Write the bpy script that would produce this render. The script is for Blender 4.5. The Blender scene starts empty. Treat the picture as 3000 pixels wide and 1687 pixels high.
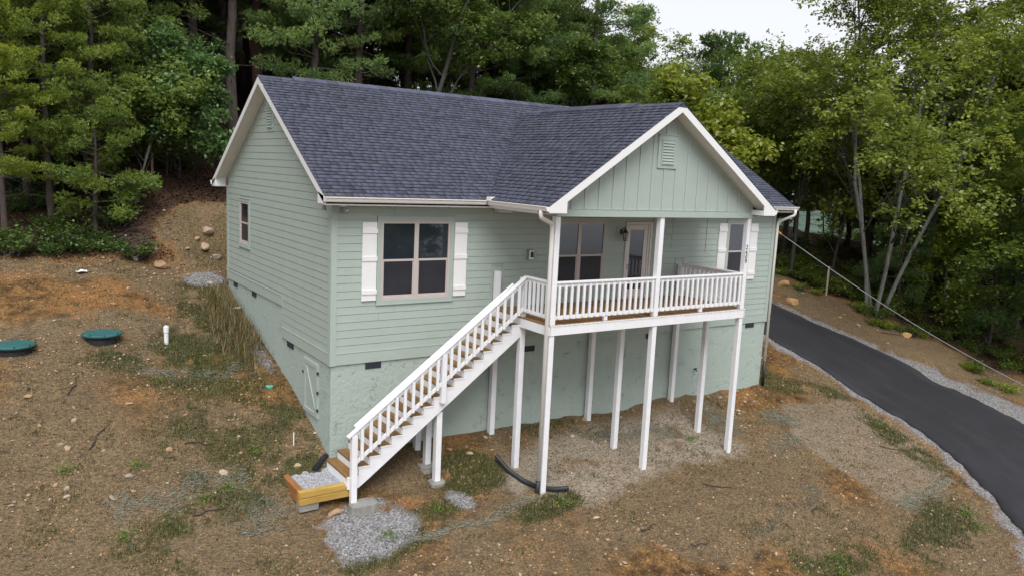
import bpy, math, random
import numpy as np
from mathutils import Vector, Matrix, Euler

random.seed(7)
RNG = np.random.default_rng(11)
SC = bpy.context.scene
COL = SC.collection

# ------------------------------------------------------------------ camera, sky, sun, exposure
def basis(yaw, pit, rol):
    f = Vector((math.sin(yaw)*math.cos(pit), math.cos(yaw)*math.cos(pit), math.sin(pit)))
    r = f.cross(Vector((0, 0, 1))).normalized(); u = r.cross(f)
    return r*math.cos(rol)+u*math.sin(rol), -r*math.sin(rol)+u*math.cos(rol), f
CAM = Vector((-6.5225, -16.5593, 4.5201))
cr, cu, cf = basis(0.6028, -0.1461, 0.0475)
cam = bpy.data.cameras.new('camera'); camo = bpy.data.objects.new('camera', cam); COL.objects.link(camo)
m = Matrix((cr, cu, -cf)).transposed().to_4x4(); m.translation = CAM
camo.matrix_world = m
cam.sensor_fit = 'HORIZONTAL'; cam.sensor_width = 36; cam.lens = 2309.8*36/3000
cam.clip_start = .1; cam.clip_end = 4000
SC.camera = camo

SUN_AZ, SUN_EL = math.radians(208), math.radians(54)     # azimuth clockwise from +Y
w = bpy.data.worlds.new('World'); SC.world = w; w.use_nodes = True
nt = w.node_tree; nt.nodes.clear()
out = nt.nodes.new('ShaderNodeOutputWorld'); bg = nt.nodes.new('ShaderNodeBackground')
sky = nt.nodes.new('ShaderNodeTexSky'); sky.sky_type = 'NISHITA'; sky.sun_disc = False
sky.sun_elevation = SUN_EL; sky.sun_rotation = SUN_AZ; sky.dust_density = .7; sky.air_density = 1.0; sky.altitude = 300
hs = nt.nodes.new('ShaderNodeHueSaturation'); hs.inputs['Saturation'].default_value = .25
ov = nt.nodes.new('ShaderNodeMix'); ov.data_type = 'RGBA'; ov.inputs[0].default_value = .93      # even overcast layer over the clear sky
ov.inputs[7].default_value = (2.75,2.80,2.95,1)
nt.links.new(sky.outputs[0], hs.inputs['Color']); nt.links.new(hs.outputs[0], ov.inputs[6]); nt.links.new(ov.outputs[2], bg.inputs[0]); nt.links.new(bg.outputs[0], out.inputs[0])
bg.inputs[1].default_value = .14
sl = bpy.data.lights.new('sun', 'SUN'); sl.energy = 1.5; sl.angle = math.radians(40); sl.color = (1, .98, .95)
so = bpy.data.objects.new('sun', sl); COL.objects.link(so)
sd = Vector((math.sin(SUN_AZ)*math.cos(SUN_EL), math.cos(SUN_AZ)*math.cos(SUN_EL), math.sin(SUN_EL)))
so.rotation_euler = (-sd).to_track_quat('-Z', 'Y').to_euler(); so.location = sd*60
vs = SC.view_settings; vs.view_transform = 'Standard'; vs.look = 'None'; vs.gamma = 1; vs.use_curve_mapping = False
vs.exposure = 1.2
SC.cycles.max_bounces = 4; SC.cycles.diffuse_bounces = 3; SC.cycles.glossy_bounces = 2; SC.cycles.transmission_bounces = 2; SC.cycles.transparent_max_bounces = 4
SC.cycles.use_adaptive_sampling = True; SC.cycles.adaptive_threshold = .02
SC.cycles.use_denoising = True; SC.cycles.denoiser = 'OPENIMAGEDENOISE'; SC.cycles.denoising_input_passes = 'RGB_ALBEDO_NORMAL'; SC.cycles.denoising_prefilter = 'NONE'

# ------------------------------------------------------------------ helpers: objects and tags
def tag(o, label=None, cat=None, group=None, kind=None):
    if label: o['label'] = label
    if cat: o['category'] = cat
    if group: o['group'] = group
    if kind: o['kind'] = kind
    return o
def empty(name, loc, rz=0.0):
    o = bpy.data.objects.new(name, None); COL.objects.link(o); o.location = loc; o.rotation_euler = (0, 0, rz)
    o.empty_display_size = .3
    return o
def adopt(o, parent):
    """parent o, whose mesh is in world coordinates"""
    if parent is not None:
        o.parent = parent
        if parent.type == 'EMPTY': o.matrix_parent_inverse = Matrix.Translation(-Vector(parent.location))
    return o
def mesh_np(name, V, F, mats, mi=None, smooth=False, tone=None):
    V = np.asarray(V, np.float32); F = np.asarray(F, np.int32)
    me = bpy.data.meshes.new(name); k = F.shape[1]
    me.vertices.add(len(V)); me.vertices.foreach_set('co', V.ravel())
    me.loops.add(F.size); me.loops.foreach_set('vertex_index', F.ravel())
    me.polygons.add(len(F)); me.polygons.foreach_set('loop_start', np.arange(len(F), dtype=np.int32)*k)
    me.polygons.foreach_set('loop_total', np.full(len(F), k, np.int32))
    for mm in (mats if isinstance(mats, (list, tuple)) else [mats]): me.materials.append(mm)
    if mi is not None: me.polygons.foreach_set('material_index', np.asarray(mi, np.int32))
    if smooth: me.polygons.foreach_set('use_smooth', np.ones(len(F), bool))
    me.update(calc_edges=True)
    if tone is not None:
        a = me.attributes.new('tone', 'FLOAT', 'FACE'); a.data.foreach_set('value', np.asarray(tone, np.float32))
    return me
def obj(name, me, parent=None):
    o = bpy.data.objects.new(name, me); COL.objects.link(o)
    return adopt(o, parent)

class MB:
    def __init__(s): s.v = []; s.f = []; s.m = []
    def add(s, vs, fs, mi=0):
        b = len(s.v); s.v += [tuple(p) for p in vs]; s.f += [tuple(i+b for i in f) for f in fs]; s.m += [mi]*len(fs); return s
    def box(s, x0, x1, y0, y1, z0, z1, mi=0):
        return s.add([(x0,y0,z0),(x1,y0,z0),(x1,y1,z0),(x0,y1,z0),(x0,y0,z1),(x1,y0,z1),(x1,y1,z1),(x0,y1,z1)],
              [(3,2,1,0),(4,5,6,7),(0,1,5,4),(1,2,6,5),(2,3,7,6),(3,0,4,7)], mi)
    def bar(s, a, b, wd, hg, up=(0,0,1), mi=0):
        a = Vector(a); b = Vector(b); d = (b-a).normalized(); up = Vector(up)
        r = d.cross(up)
        if r.length < 1e-4: r = d.cross(Vector((0,1,0)))
        r.normalize(); u = r.cross(d); r = r*wd/2; u = u*hg/2
        return s.add([a-r-u,a+r-u,a+r+u,a-r+u,b-r-u,b+r-u,b+r+u,b-r+u],
              [(0,1,2,3),(7,6,5,4),(0,4,5,1),(1,5,6,2),(2,6,7,3),(3,7,4,0)], mi)
    def prism(s, pts, axis, a, b, mi=0):
        """pts: 2-D polygon in the two other axes, extruded along axis from a to b"""
        def P(p, t):
            return (t,p[0],p[1]) if axis == 0 else (p[0],t,p[1]) if axis == 1 else (p[0],p[1],t)
        n = len(pts); v = [P(p,a) for p in pts]+[P(p,b) for p in pts]
        f = [tuple(range(n)), tuple(range(2*n-1,n-1,-1))]+[(i,(i+1)%n+0,(i+1)%n+n,i+n) for i in range(n)]
        return s.add(v, f, mi)
    def tube(s, path, rad, n=8, mi=0, cap=True):
        path = [Vector(p) for p in path]; rad = rad if isinstance(rad,(list,tuple)) else [rad]*len(path)
        b = len(s.v); prev = None
        for i, p in enumerate(path):
            d = (path[min(i+1,len(path)-1)]-path[max(i-1,0)]).normalized()
            if prev is None: r = d.orthogonal().normalized()
            else: r = (prev-d*prev.dot(d)).normalized()
            prev = r; u = d.cross(r)
            for k in range(n):
                t = 2*math.pi*k/n; s.v.append(tuple(p+(r*math.cos(t)+u*math.sin(t))*rad[i]))
        for i in range(len(path)-1):
            for k in range(n):
                s.f.append((b+i*n+k, b+i*n+(k+1)%n, b+(i+1)*n+(k+1)%n, b+(i+1)*n+k)); s.m.append(mi)
        if cap:
            s.f.append(tuple(b+k for k in range(n))[::-1]); s.m.append(mi)
            s.f.append(tuple(b+(len(path)-1)*n+k for k in range(n))); s.m.append(mi)
        return s
    def lathe(s, prof, c, n=24, mi=0):
        b = len(s.v)
        for r, z in prof:
            for k in range(n):
                t = 2*math.pi*k/n; s.v.append((c[0]+r*math.cos(t), c[1]+r*math.sin(t), c[2]+z))
        for i in range(len(prof)-1):
            for k in range(n):
                s.f.append((b+i*n+k,b+i*n+(k+1)%n,b+(i+1)*n+(k+1)%n,b+(i+1)*n+k)); s.m.append(mi)
        s.f.append(tuple(b+(len(prof)-1)*n+k for k in range(n))); s.m.append(mi)
        return s
    def mesh(s, name, mats, smooth=False):
        me = bpy.data.meshes.new(name); me.from_pydata(s.v, [], s.f)
        for mm in (mats if isinstance(mats,(list,tuple)) else [mats]): me.materials.append(mm)
        me.polygons.foreach_set('material_index', s.m)
        if smooth: me.polygons.foreach_set('use_smooth', [True]*len(me.polygons))
        me.update(); return me
    def build(s, name, mats, parent=None, smooth=False, bevel=0):
        o = obj(name, s.mesh(name, mats, smooth), parent)
        if bevel:
            b = o.modifiers.new('bevel','BEVEL'); b.width = bevel; b.segments = 2; b.limit_method = 'ANGLE'
        return o

# ------------------------------------------------------------------ noise in numpy
def _hash(ix, iy, seed):
    h = (ix.astype(np.int64)*374761393 + iy.astype(np.int64)*668265263 + seed*1442695041) & 0xffffffff
    h = ((h ^ (h >> 13))*1274126177) & 0xffffffff
    return ((h ^ (h >> 16)) & 0xffff)/65535.0
def vnoise(x, y, seed=0):
    x = np.asarray(x, float); y = np.asarray(y, float)
    ix = np.floor(x); iy = np.floor(y); fx = x-ix; fy = y-iy
    fx = fx*fx*(3-2*fx); fy = fy*fy*(3-2*fy)
    a = _hash(ix,iy,seed); b = _hash(ix+1,iy,seed); c = _hash(ix,iy+1,seed); d = _hash(ix+1,iy+1,seed)
    return (a*(1-fx)+b*fx)*(1-fy)+(c*(1-fx)+d*fx)*fy
def fbm(x, y, oct=4, seed=0):
    s = 0; a = .5; t = 0
    for o in range(oct):
        s = s+a*vnoise(np.asarray(x)*2**o, np.asarray(y)*2**o, seed+o*17); t += a; a *= .5
    return s/t
def sstep(a, b, x):
    t = np.clip((np.asarray(x,float)-a)/(b-a), 0, 1); return t*t*(3-2*t)

# ------------------------------------------------------------------ materials
def mat(name):
    mm = bpy.data.materials.new(name); mm.use_nodes = True
    n = mm.node_tree; n.nodes.clear()
    o = n.nodes.new('ShaderNodeOutputMaterial'); p = n.nodes.new('ShaderNodeBsdfPrincipled')
    n.links.new(p.outputs[0], o.inputs[0]); return mm, n, p
def nd(n, t, **kw):
    x = n.nodes.new(t)
    for k, v in kw.items():
        if hasattr(x, k): setattr(x, k, v)
        else: x.inputs[k.replace('_',' ')].default_value = v
    return x
def noise(n, scale, detail=4, rough=.55, vec=None):
    x = n.nodes.new('ShaderNodeTexNoise'); x.inputs['Scale'].default_value = scale; x.inputs['Detail'].default_value = detail
    x.inputs['Roughness'].default_value = rough
    if vec is not None: n.links.new(vec, x.inputs['Vector'])
    return x
def geo(n): return n.nodes.new('ShaderNodeNewGeometry').outputs['Position']
def ramp(n, src, stops, interp='LINEAR'):
    r = n.nodes.new('ShaderNodeValToRGB'); r.color_ramp.interpolation = interp
    e = r.color_ramp.elements
    while len(e) < len(stops): e.new(.5)
    for i, (p, c) in enumerate(stops):
        e[i].position = p; e[i].color = (c if isinstance(c,(tuple,list)) else (c,c,c))+((1,) if not isinstance(c,(tuple,list)) or len(c)==3 else ())
    n.links.new(src, r.inputs[0]); return r
def mix(n, fac, a, b, mode='MIX'):
    x = n.nodes.new('ShaderNodeMix'); x.data_type = 'RGBA'; x.blend_type = mode
    for i, v in ((0,fac),(6,a),(7,b)):
        if hasattr(v,'is_linked') or hasattr(v,'links'): n.links.new(v, x.inputs[i])
        else: x.inputs[i].default_value = v if i == 0 else tuple(v)+(1,)
    return x.outputs[2]
def math_(n, op, a, b=None, clamp=False):
    x = n.nodes.new('ShaderNodeMath'); x.operation = op; x.use_clamp = clamp
    for i, v in ((0,a),(1,b)):
        if v is None: continue
        if hasattr(v,'links'): n.links.new(v, x.inputs[i])
        else: x.inputs[i].default_value = v
    return x.outputs[0]
def bump(n, p, h, dist=.01, strength=.6):
    b = n.nodes.new('ShaderNodeBump'); b.inputs['Distance'].default_value = dist; b.inputs['Strength'].default_value = strength
    n.links.new(h, b.inputs['Height']); n.links.new(b.outputs[0], p.inputs['Normal'])

def paint(name, col, var=.08, rough=.6, scale=3.0, bumpd=.002, dirt=0.0, grain=None):
    mm, n, p = mat(name); g = geo(n)
    v = noise(n, scale, 6, .6, g)
    c1 = tuple(c*(1-var) for c in col); c2 = tuple(min(1,c*(1+var)) for c in col)
    c = ramp(n, v.outputs[0], [(.3,c1),(.7,c2)]).outputs[0]
    if dirt:
        d = noise(n, 1.1, 8, .7, g); f = ramp(n, d.outputs[0], [(.52,0.0),(.72,dirt)]).outputs[0]
        c = mix(n, f, c, (.23,.19,.14))
    n.links.new(c, p.inputs['Base Color']); p.inputs['Roughness'].default_value = rough
    b = noise(n, 60, 3, .6, g); bump(n, p, b.outputs[0], bumpd, .5)
    return mm
M = {}
M['siding'] = paint('siding_paint', (.362,.428,.390), .035, .55, 2.2, .0015)
M['siding_trim'] = paint('trim_green', (.372,.438,.400), .03, .5, 2.2, .001)
M['white'] = paint('white_paint', (.79,.79,.82), .04, .45, 5, .001, .05)
M['white_trim'] = paint('white_trim', (.77,.77,.78), .02, .4, 3, .0005)
M['soffit'] = paint('soffit_panel', (.74,.73,.70), .03, .6, 3, .0005)
M['gutter'] = paint('gutter_metal', (.80,.79,.76), .03, .3, 2, .0003)
M['tan'] = paint('window_vinyl', (.50,.44,.42), .03, .45, 4, .0003)
M['door'] = paint('door_paint', (.66,.62,.60), .03, .45, 4, .0003)
M['black'] = paint('black_metal', (.018,.018,.02), .2, .4, 8, .001)
M['blackplastic'] = paint('black_plastic', (.022,.023,.03), .2, .5, 8, .001)
M['grey'] = paint('grey_plastic', (.23,.25,.25), .08, .5, 8, .001)
M['concrete'] = paint('concrete', (.25,.24,.22), .25, .9, 5, .006, .3)
M['pvc'] = paint('pvc', (.78,.79,.80), .03, .35, 4, .0002)
M['lidgreen'] = paint('lid_green', (.028,.115,.120), .15, .55, 5, .002, .15)
M['ventdark'] = paint('vent_dark', (.035,.037,.05), .2, .5, 8, .001)

def stucco():
    mm, n, p = mat('stucco'); g = geo(n)
    a = noise(n, 2.0, 8, .62, g)
    c = ramp(n, a.outputs[0], [(.3,(.352,.420,.384)),(.7,(.382,.450,.410))]).outputs[0]
    # trowel scratches
    vv = nd(n,'ShaderNodeTexVoronoi'); vv.feature = 'DISTANCE_TO_EDGE'; vv.inputs['Scale'].default_value = 4.5
    dis = noise(n, 5, 3, .6, g); mx = n.nodes.new('ShaderNodeMix'); mx.data_type = 'RGBA'; mx.inputs[0].default_value = .35
    n.links.new(g, mx.inputs[6]); n.links.new(dis.outputs['Color'], mx.inputs[7]); n.links.new(mx.outputs[2], vv.inputs['Vector'])
    ed = ramp(n, vv.outputs['Distance'], [(0,1.0),(.035,0.0)]).outputs[0]
    brk = ramp(n, noise(n, 3.3, 2, .5, g).outputs[0], [(.55,0.0),(.62,1.0)]).outputs[0]
    scr = math_(n,'MULTIPLY', ed, brk)
    c = mix(n, math_(n,'MULTIPLY',scr,.4), c, (.22,.28,.22))
    n.links.new(c, p.inputs['Base Color']); p.inputs['Roughness'].default_value = .8
    b1 = noise(n, 9, 5, .6, g)
    hh = math_(n,'ADD', math_(n,'MULTIPLY',scr,-.8), b1.outputs[0]); bump(n, p, hh, .03, .7)
    return mm
M['stucco'] = stucco()

def wood(name, c1, c2, axis=1, rough=.6):
    mm, n, p = mat(name); g = geo(n)
    mp = nd(n,'ShaderNodeMapping'); s = [26,26,26]; s[axis] = 1.6; mp.inputs['Scale'].default_value = s
    n.links.new(g, mp.inputs['Vector'])
    a = noise(n, 1, 6, .65, mp.outputs[0]); b = noise(n, 2.3, 3, .5, g)
    f = math_(n,'ADD', math_(n,'MULTIPLY',a.outputs[0],.65), math_(n,'MULTIPLY',b.outputs[0],.35))
    oi = nd(n,'ShaderNodeObjectInfo')
    f = math_(n,'ADD', f, math_(n,'MULTIPLY', math_(n,'SUBTRACT',oi.outputs['Random'],.5), .22))
    c = ramp(n, f, [(.3,c1),(.7,c2)]).outputs[0]
    n.links.new(c, p.inputs['Base Color']); p.inputs['Roughness'].default_value = rough
    bump(n, p, a.outputs[0], .004, .5); return mm
M['tread'] = wood('stair_tread_wood', (.12,.060,.018), (.27,.150,.045), 1)
M['deck'] = wood('deck_wood', (.15,.075,.028), (.30,.165,.065), 1)
M['timber_x'] = wood('landscape_timber_x', (.30,.17,.035), (.55,.36,.09), 0)
M['timber_y'] = wood('landscape_timber_y', (.20,.075,.025), (.36,.16,.05), 1)

def shingle_mat():
    mm, n, p = mat('asphalt_shingle'); g = geo(n)
    at = nd(n,'ShaderNodeAttribute', attribute_name='tone')
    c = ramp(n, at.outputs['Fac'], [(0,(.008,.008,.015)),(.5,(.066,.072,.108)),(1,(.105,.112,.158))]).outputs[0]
    gr = noise(n, 140, 2, .7, g); gs = ramp(n, gr.outputs[0], [(.3,.85),(.7,1.15)]).outputs[0]
    c = mix(n, 1.0, c, gs, 'MULTIPLY')
    big = ramp(n, noise(n, .5, 3, .5, g).outputs[0], [(.3,.92),(.7,1.08)]).outputs[0]
    c = mix(n, 1.0, c, big, 'MULTIPLY')
    n.links.new(c, p.inputs['Base Color']); p.inputs['Roughness'].default_value = .85
    bump(n, p, gr.outputs[0], .003, .5); return mm
M['shingle'] = shingle_mat()
M['roofdeck'] = paint('roof_underlay', (.03,.032,.045), .2, .9, 4, .002)

def glass(name, base, rough, spec=.5):
    mm, n, p = mat(name); g = geo(n)
    v = noise(n, 1.5, 2, .5, g)
    c = ramp(n, v.outputs[0], [(.3,tuple(b*.8 for b in base)),(.7,tuple(b*1.2 for b in base))]).outputs[0]
    n.links.new(c, p.inputs['Base Color']); p.inputs['Roughness'].default_value = rough
    p.inputs['IOR'].default_value = 1.62 if spec < 1 else spec
    bump(n, p, noise(n, .9, 1, .5, g).outputs[0], .004, .25)
    return mm
M['pane'] = glass('window_glass', (.020,.027,.036), .02)
M['screen'] = glass('insect_screen', (.026,.026,.033), .3, 1.4)
M['lampglass'] = glass('lantern_glass', (.35,.36,.36), .15)

def asphalt():
    mm, n, p = mat('asphalt'); g = geo(n)
    a = noise(n, 90, 3, .7, g); b = noise(n, .8, 5, .6, g)
    f = math_(n,'ADD', math_(n,'MULTIPLY',a.outputs[0],.5), math_(n,'MULTIPLY',b.outputs[0],.5))
    c = ramp(n, f, [(.3,(.010,.0098,.0135)),(.7,(.024,.023,.029))]).outputs[0]
    # dusty wheel marks, follow the u attribute across the drive
    at = nd(n,'ShaderNodeAttribute', attribute_name='across'); at2 = nd(n,'ShaderNodeAttribute', attribute_name='along')
    cx = nd(n,'ShaderNodeCombineXYZ'); n.links.new(at.outputs['Fac'], cx.inputs[0]); n.links.new(math_(n,'MULTIPLY',at2.outputs['Fac'],.022), cx.inputs[1])
    st = noise(n, 9, 5, .65, cx.outputs[0]); sf = ramp(n, st.outputs[0], [(.5,0.0),(.75,.45)]).outputs[0]
    c = mix(n, sf, c, (.042,.040,.046))
    n.links.new(c, p.inputs['Base Color']); p.inputs['Roughness'].default_value = .8
    bump(n, p, a.outputs[0], .006, .6); return mm
M['asphalt'] = asphalt()

def stone_mat(name, cols, scale=6):
    mm, n, p = mat(name); g = nd(n,'ShaderNodeTexCoord').outputs['Object']
    oi = nd(n,'ShaderNodeObjectInfo'); a = noise(n, scale, 5, .6, g)
    at = nd(n,'ShaderNodeAttribute', attribute_name='tone')
    f = math_(n,'FRACT', math_(n,'ADD', math_(n,'ADD', math_(n,'MULTIPLY',oi.outputs['Random'],3.7), at.outputs['Fac']), math_(n,'MULTIPLY',a.outputs[0],.35)))
    c = ramp(n, f, [(i/max(1,len(cols)-1), c) for i, c in enumerate(cols)]).outputs[0]
    n.links.new(c, p.inputs['Base Color']); p.inputs['Roughness'].default_value = .9
    bump(n, p, a.outputs[0], .03, .6); return mm
M['stone'] = stone_mat('field_stone', [(.34,.22,.12),(.44,.32,.20),(.48,.40,.32),(.34,.18,.08),(.40,.30,.20),(.28,.24,.21),(.44,.27,.12)])
M['gravel'] = stone_mat('gravel_stone', [(.12,.12,.125),(.24,.235,.24),(.36,.355,.36),(.18,.175,.18),(.50,.495,.50)])
M['boulder'] = stone_mat('boulder_stone', [(.42,.25,.10),(.48,.30,.13)])

def leaf_mat(name, cols, trans=.3):
    mm = bpy.data.materials.new(name); mm.use_nodes = True; n = mm.node_tree; n.nodes.clear()
    o = n.nodes.new('ShaderNodeOutputMaterial')
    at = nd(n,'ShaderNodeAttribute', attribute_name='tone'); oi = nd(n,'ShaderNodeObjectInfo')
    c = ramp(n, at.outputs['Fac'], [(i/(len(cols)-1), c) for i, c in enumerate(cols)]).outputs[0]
    c = mix(n, 1.0, c, oi.outputs['Color'], 'MULTIPLY')
    d = n.nodes.new('ShaderNodeBsdfDiffuse'); t = n.nodes.new('ShaderNodeBsdfTranslucent'); g = n.nodes.new('ShaderNodeBsdfGlossy')
    g.inputs['Roughness'].default_value = .45; g.inputs['Color'].default_value = (.7,.75,.7,1)
    n.links.new(c, d.inputs['Color']); n.links.new(c, t.inputs['Color'])
    m1 = n.nodes.new('ShaderNodeMixShader'); m1.inputs[0].default_value = trans
    n.links.new(d.outputs[0], m1.inputs[1]); n.links.new(t.outputs[0], m1.inputs[2])
    m2 = n.nodes.new('ShaderNodeMixShader'); m2.inputs[0].default_value = .05
    n.links.new(m1.outputs[0], m2.inputs[1]); n.links.new(g.outputs[0], m2.inputs[2])
    n.links.new(m2.outputs[0], o.inputs[0]); return mm
M['needle'] = leaf_mat('pine_needles', [(.085,.128,.044),(.155,.212,.060),(.25,.30,.085)], .46)
M['leaf'] = leaf_mat('broad_leaves', [(.085,.128,.034),(.155,.212,.050),(.25,.295,.072)], .54)
M['herb'] = leaf_mat('herb_leaves', [(.045,.075,.020),(.09,.14,.03),(.17,.20,.045)], .4)
M['grass'] = leaf_mat('grass_blades', [(.048,.062,.016),(.085,.095,.026),(.150,.130,.050),(.28,.20,.10)], .2)
M['straw'] = leaf_mat('straw', [(.050,.036,.022),(.140,.100,.060),(.36,.275,.175)], .1)
M['net'] = leaf_mat('erosion_net', [(.12,.12,.09),(.19,.195,.15),(.28,.29,.235)], .2)

def bark(name, c1, c2, c3):
    mm, n, p = mat(name); g = nd(n,'ShaderNodeTexCoord').outputs['Object']
    mp = nd(n,'ShaderNodeMapping'); mp.inputs['Scale'].default_value = (9,9,2.5); n.links.new(g, mp.inputs['Vector'])
    a = noise(n, 1, 7, .7, mp.outputs[0]); b = noise(n, 1.6, 5, .65, g)
    c = ramp(n, a.outputs[0], [(.3,c1),(.65,c2)]).outputs[0]
    c = mix(n, ramp(n, b.outputs[0], [(.5,0.0),(.62,.8)]).outputs[0], c, c3)
    n.links.new(c, p.inputs['Base Color']); p.inputs['Roughness'].default_value = .95
    bump(n, p, a.outputs[0], .05, .8); return mm
M['pinebark'] = bark('pine_bark', (.045,.034,.034), (.11,.085,.080), (.10,.075,.07))
M['redbark'] = bark('red_pine_bark', (.06,.030,.028), (.15,.075,.062), (.12,.06,.05))
M['darkbark'] = bark('dark_bark', (.035,.032,.030), (.085,.080,.072), (.08,.085,.065))
M['greybark'] = bark('grey_bark', (.10,.10,.095), (.24,.24,.225), (.17,.20,.155))

# ------------------------------------------------------------------ terrain
_YA = [-800,-300,-60,-30,-16,-10,-6,-2.5,-1.25,0,4,8.6,10.6,14,25,45,80,200,800]
_ZA = [-75,-58,-14,-8.4,-5.6,-4.5,-3.7,-2.97,-2.72,-2.15,-.75,.55,1.25,2.6,7.2,17,34,60,66]
_YB = [-800,-300,-60,-30,-16,-10,-6,-2.5,-1.25,0,4,8.6,10.7,11.9,14,25,45,80,200,800]
_ZB = [-75,-58,-14,-8.4,-5.6,-4.5,-3.7,-2.97,-2.72,-2.15,-.75,.55,.95,2.9,3.7,7.6,17,34,60,66]
def hbase(x, y):
    x = np.asarray(x,float); y = np.asarray(y,float)
    a = np.interp(y,_YA,_ZA); b = np.interp(y,_YB,_ZB)
    t = sstep(-3.2,-1.0,x)*(1-sstep(14,17,x)); z = a*(1-t)+b*t
    s = 1-.86*sstep(13,31,x)
    z = np.where(z > .3, .3+(z-.3)*s, z)
    z = z-np.clip(x-44,0,400)*.34*sstep(40,60,x)
    # the drive side levels off a little: lift the slope below it
    z = z+np.where(y < -2, (-2-y)*.02*sstep(14,24,x), 0)
    return z
# driveway edges (left and right), from behind the house to past the frame
DL = [(17.6,13),(18.1,8),(18.5,4.6),(18.78,2.0),(19.1,-.2),(19.15,-2.0),(18.5,-4.4),(17.5,-6.1),(16.3,-7.6),(14.6,-9.3),(11.5,-11.6),(7.5,-14.0)]
DR = [(20.4,14),(21.0,9.2),(21.5,5.6),(22.3,3.0),(23.3,1.0),(24.0,-1.2),(23.9,-3.6),(23.3,-6.0),(22.0,-8.6),(19.6,-11.6),(15.5,-14.8),(10.5,-17.6)]
def catmull(P, n):
    P = [np.array(p,float) for p in P]; P = [2*P[0]-P[1]]+P+[2*P[-1]-P[-2]]; o = []
    segs = len(P)-3
    for i in range(n):
        t = i/(n-1)*segs; k = min(int(t),segs-1); t -= k
        a,b,c,d = P[k:k+4]
        o.append(.5*((2*b)+(c-a)*t+(2*a-5*b+4*c-d)*t*t+(3*b-a-3*c+d)*t**3))
    return np.array(o)
DLc, DRc = catmull(DL,120), catmull(DR,120)
def seg_dist(x, y, P):
    d = np.full(np.shape(x), 1e9)
    for i in range(0,len(P)-1,3):
        a = P[i]; b = P[min(i+3,len(P)-1)]; ab = b-a; t = np.clip(((x-a[0])*ab[0]+(y-a[1])*ab[1])/(ab@ab),0,1)
        d = np.minimum(d, np.hypot(x-a[0]-t*ab[0], y-a[1]-t*ab[1]))
    return d
def in_poly(x, y, P):
    r = np.zeros(np.shape(x),bool); j = len(P)-1
    for i in range(len(P)):
        xi,yi = P[i]; xj,yj = P[j]
        c = ((yi > y) != (yj > y)) & (x < (xj-xi)*(y-yi)/((yj-yi) if yj != yi else 1e-9)+xi)
        r ^= c; j = i
    return r
DPOLY = [tuple(p) for p in DLc[::2]]+[tuple(p) for p in DRc[::-2]]
DCEN = (DLc+DRc)/2
def height(x, y, full=True):
    x = np.asarray(x,float); y = np.asarray(y,float)
    z = hbase(x,y)
    if full:
        dd = seg_dist(x,y,DCEN)
        flat = sstep(2.0,4.0,dd)
        far = sstep(14,40,np.hypot(x-6,y))
        z = z+(fbm(x*.45,y*.45,4,3)-.5)*(.30+2.0*far)*flat + (fbm(x*2.4,y*2.4,3,9)-.5)*.12*flat
        z = z-.05*(1-flat)
    return z
def hz(x, y): return float(height(np.array([x]),np.array([y]))[0])

def axis_coords(a, b, st, lo, hi):
    c = list(np.arange(a,b,st)); s = st
    l = []; v = a
    while v > lo: s *= 1.22; v -= s; l.append(v)
    r = []; v = b; s = st
    while v < hi: r.append(v); s *= 1.22; v += s
    return np.array(l[::-1]+c+r)
gx = axis_coords(-9.5,31,.13,-900,900); gy = axis_coords(-10.5,14,.13,-900,900)
GX, GY = np.meshgrid(gx,gy)
GZ = height(GX,GY)
import bisect
_gxl, _gyl = list(gx), list(gy)
def hz(x, y):
    i = min(max(bisect.bisect_right(_gxl,x)-1,0),len(_gxl)-2); j = min(max(bisect.bisect_right(_gyl,y)-1,0),len(_gyl)-2)
    t = (x-_gxl[i])/(_gxl[i+1]-_gxl[i]); u = (y-_gyl[j])/(_gyl[j+1]-_gyl[j])
    return float((GZ[j,i]*(1-t)+GZ[j,i+1]*t)*(1-u)+(GZ[j+1,i]*(1-t)+GZ[j+1,i+1]*t)*u)
def blob(cx, cy, rx, ry, rot=0, x=None, y=None):
    x = GX if x is None else x; y = GY if y is None else y
    c,s = math.cos(rot),math.sin(rot); u = ((x-cx)*c+(y-cy)*s)/rx; v = (-(x-cx)*s+(y-cy)*c)/ry
    return 1-sstep(.55,1.25,np.hypot(u,v))
def poly_mask(P, soft, x, y):
    d = seg_poly(x,y,P); i = in_poly(x,y,P)
    return np.where(i, 1.0, 1-sstep(0,soft,d))
def seg_poly(x, y, P):
    d = np.full(np.shape(x),1e9)
    for i in range(len(P)):
        a = np.array(P[i]); b = np.array(P[(i+1)%len(P)]); ab = b-a; t = np.clip(((x-a[0])*ab[0]+(y-a[1])*ab[1])/(ab@ab),0,1)
        d = np.minimum(d, np.hypot(x-a[0]-t*ab[0], y-a[1]-t*ab[1]))
    return d
BLANKET = [(13.6,-2.6),(15.2,-1.0),(18.0,-1.5),(18.2,-3.6),(16.6,-6.0),(13.4,-6.1)]
PALE = [(3.9,-1.6),(5.4,-1.1),(7.5,-.75),(10.7,-.8),(11.3,-2.3),(8.3,-2.3),(5.4,-2.9),(4.2,-2.6)]
GRAVF = [(-.1,-1.6),(.5,-1.6),(.8,-2.3),(.5,-2.65),(-.1,-2.8),(-.9,-2.8),(-.8,-2.0)]
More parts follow.
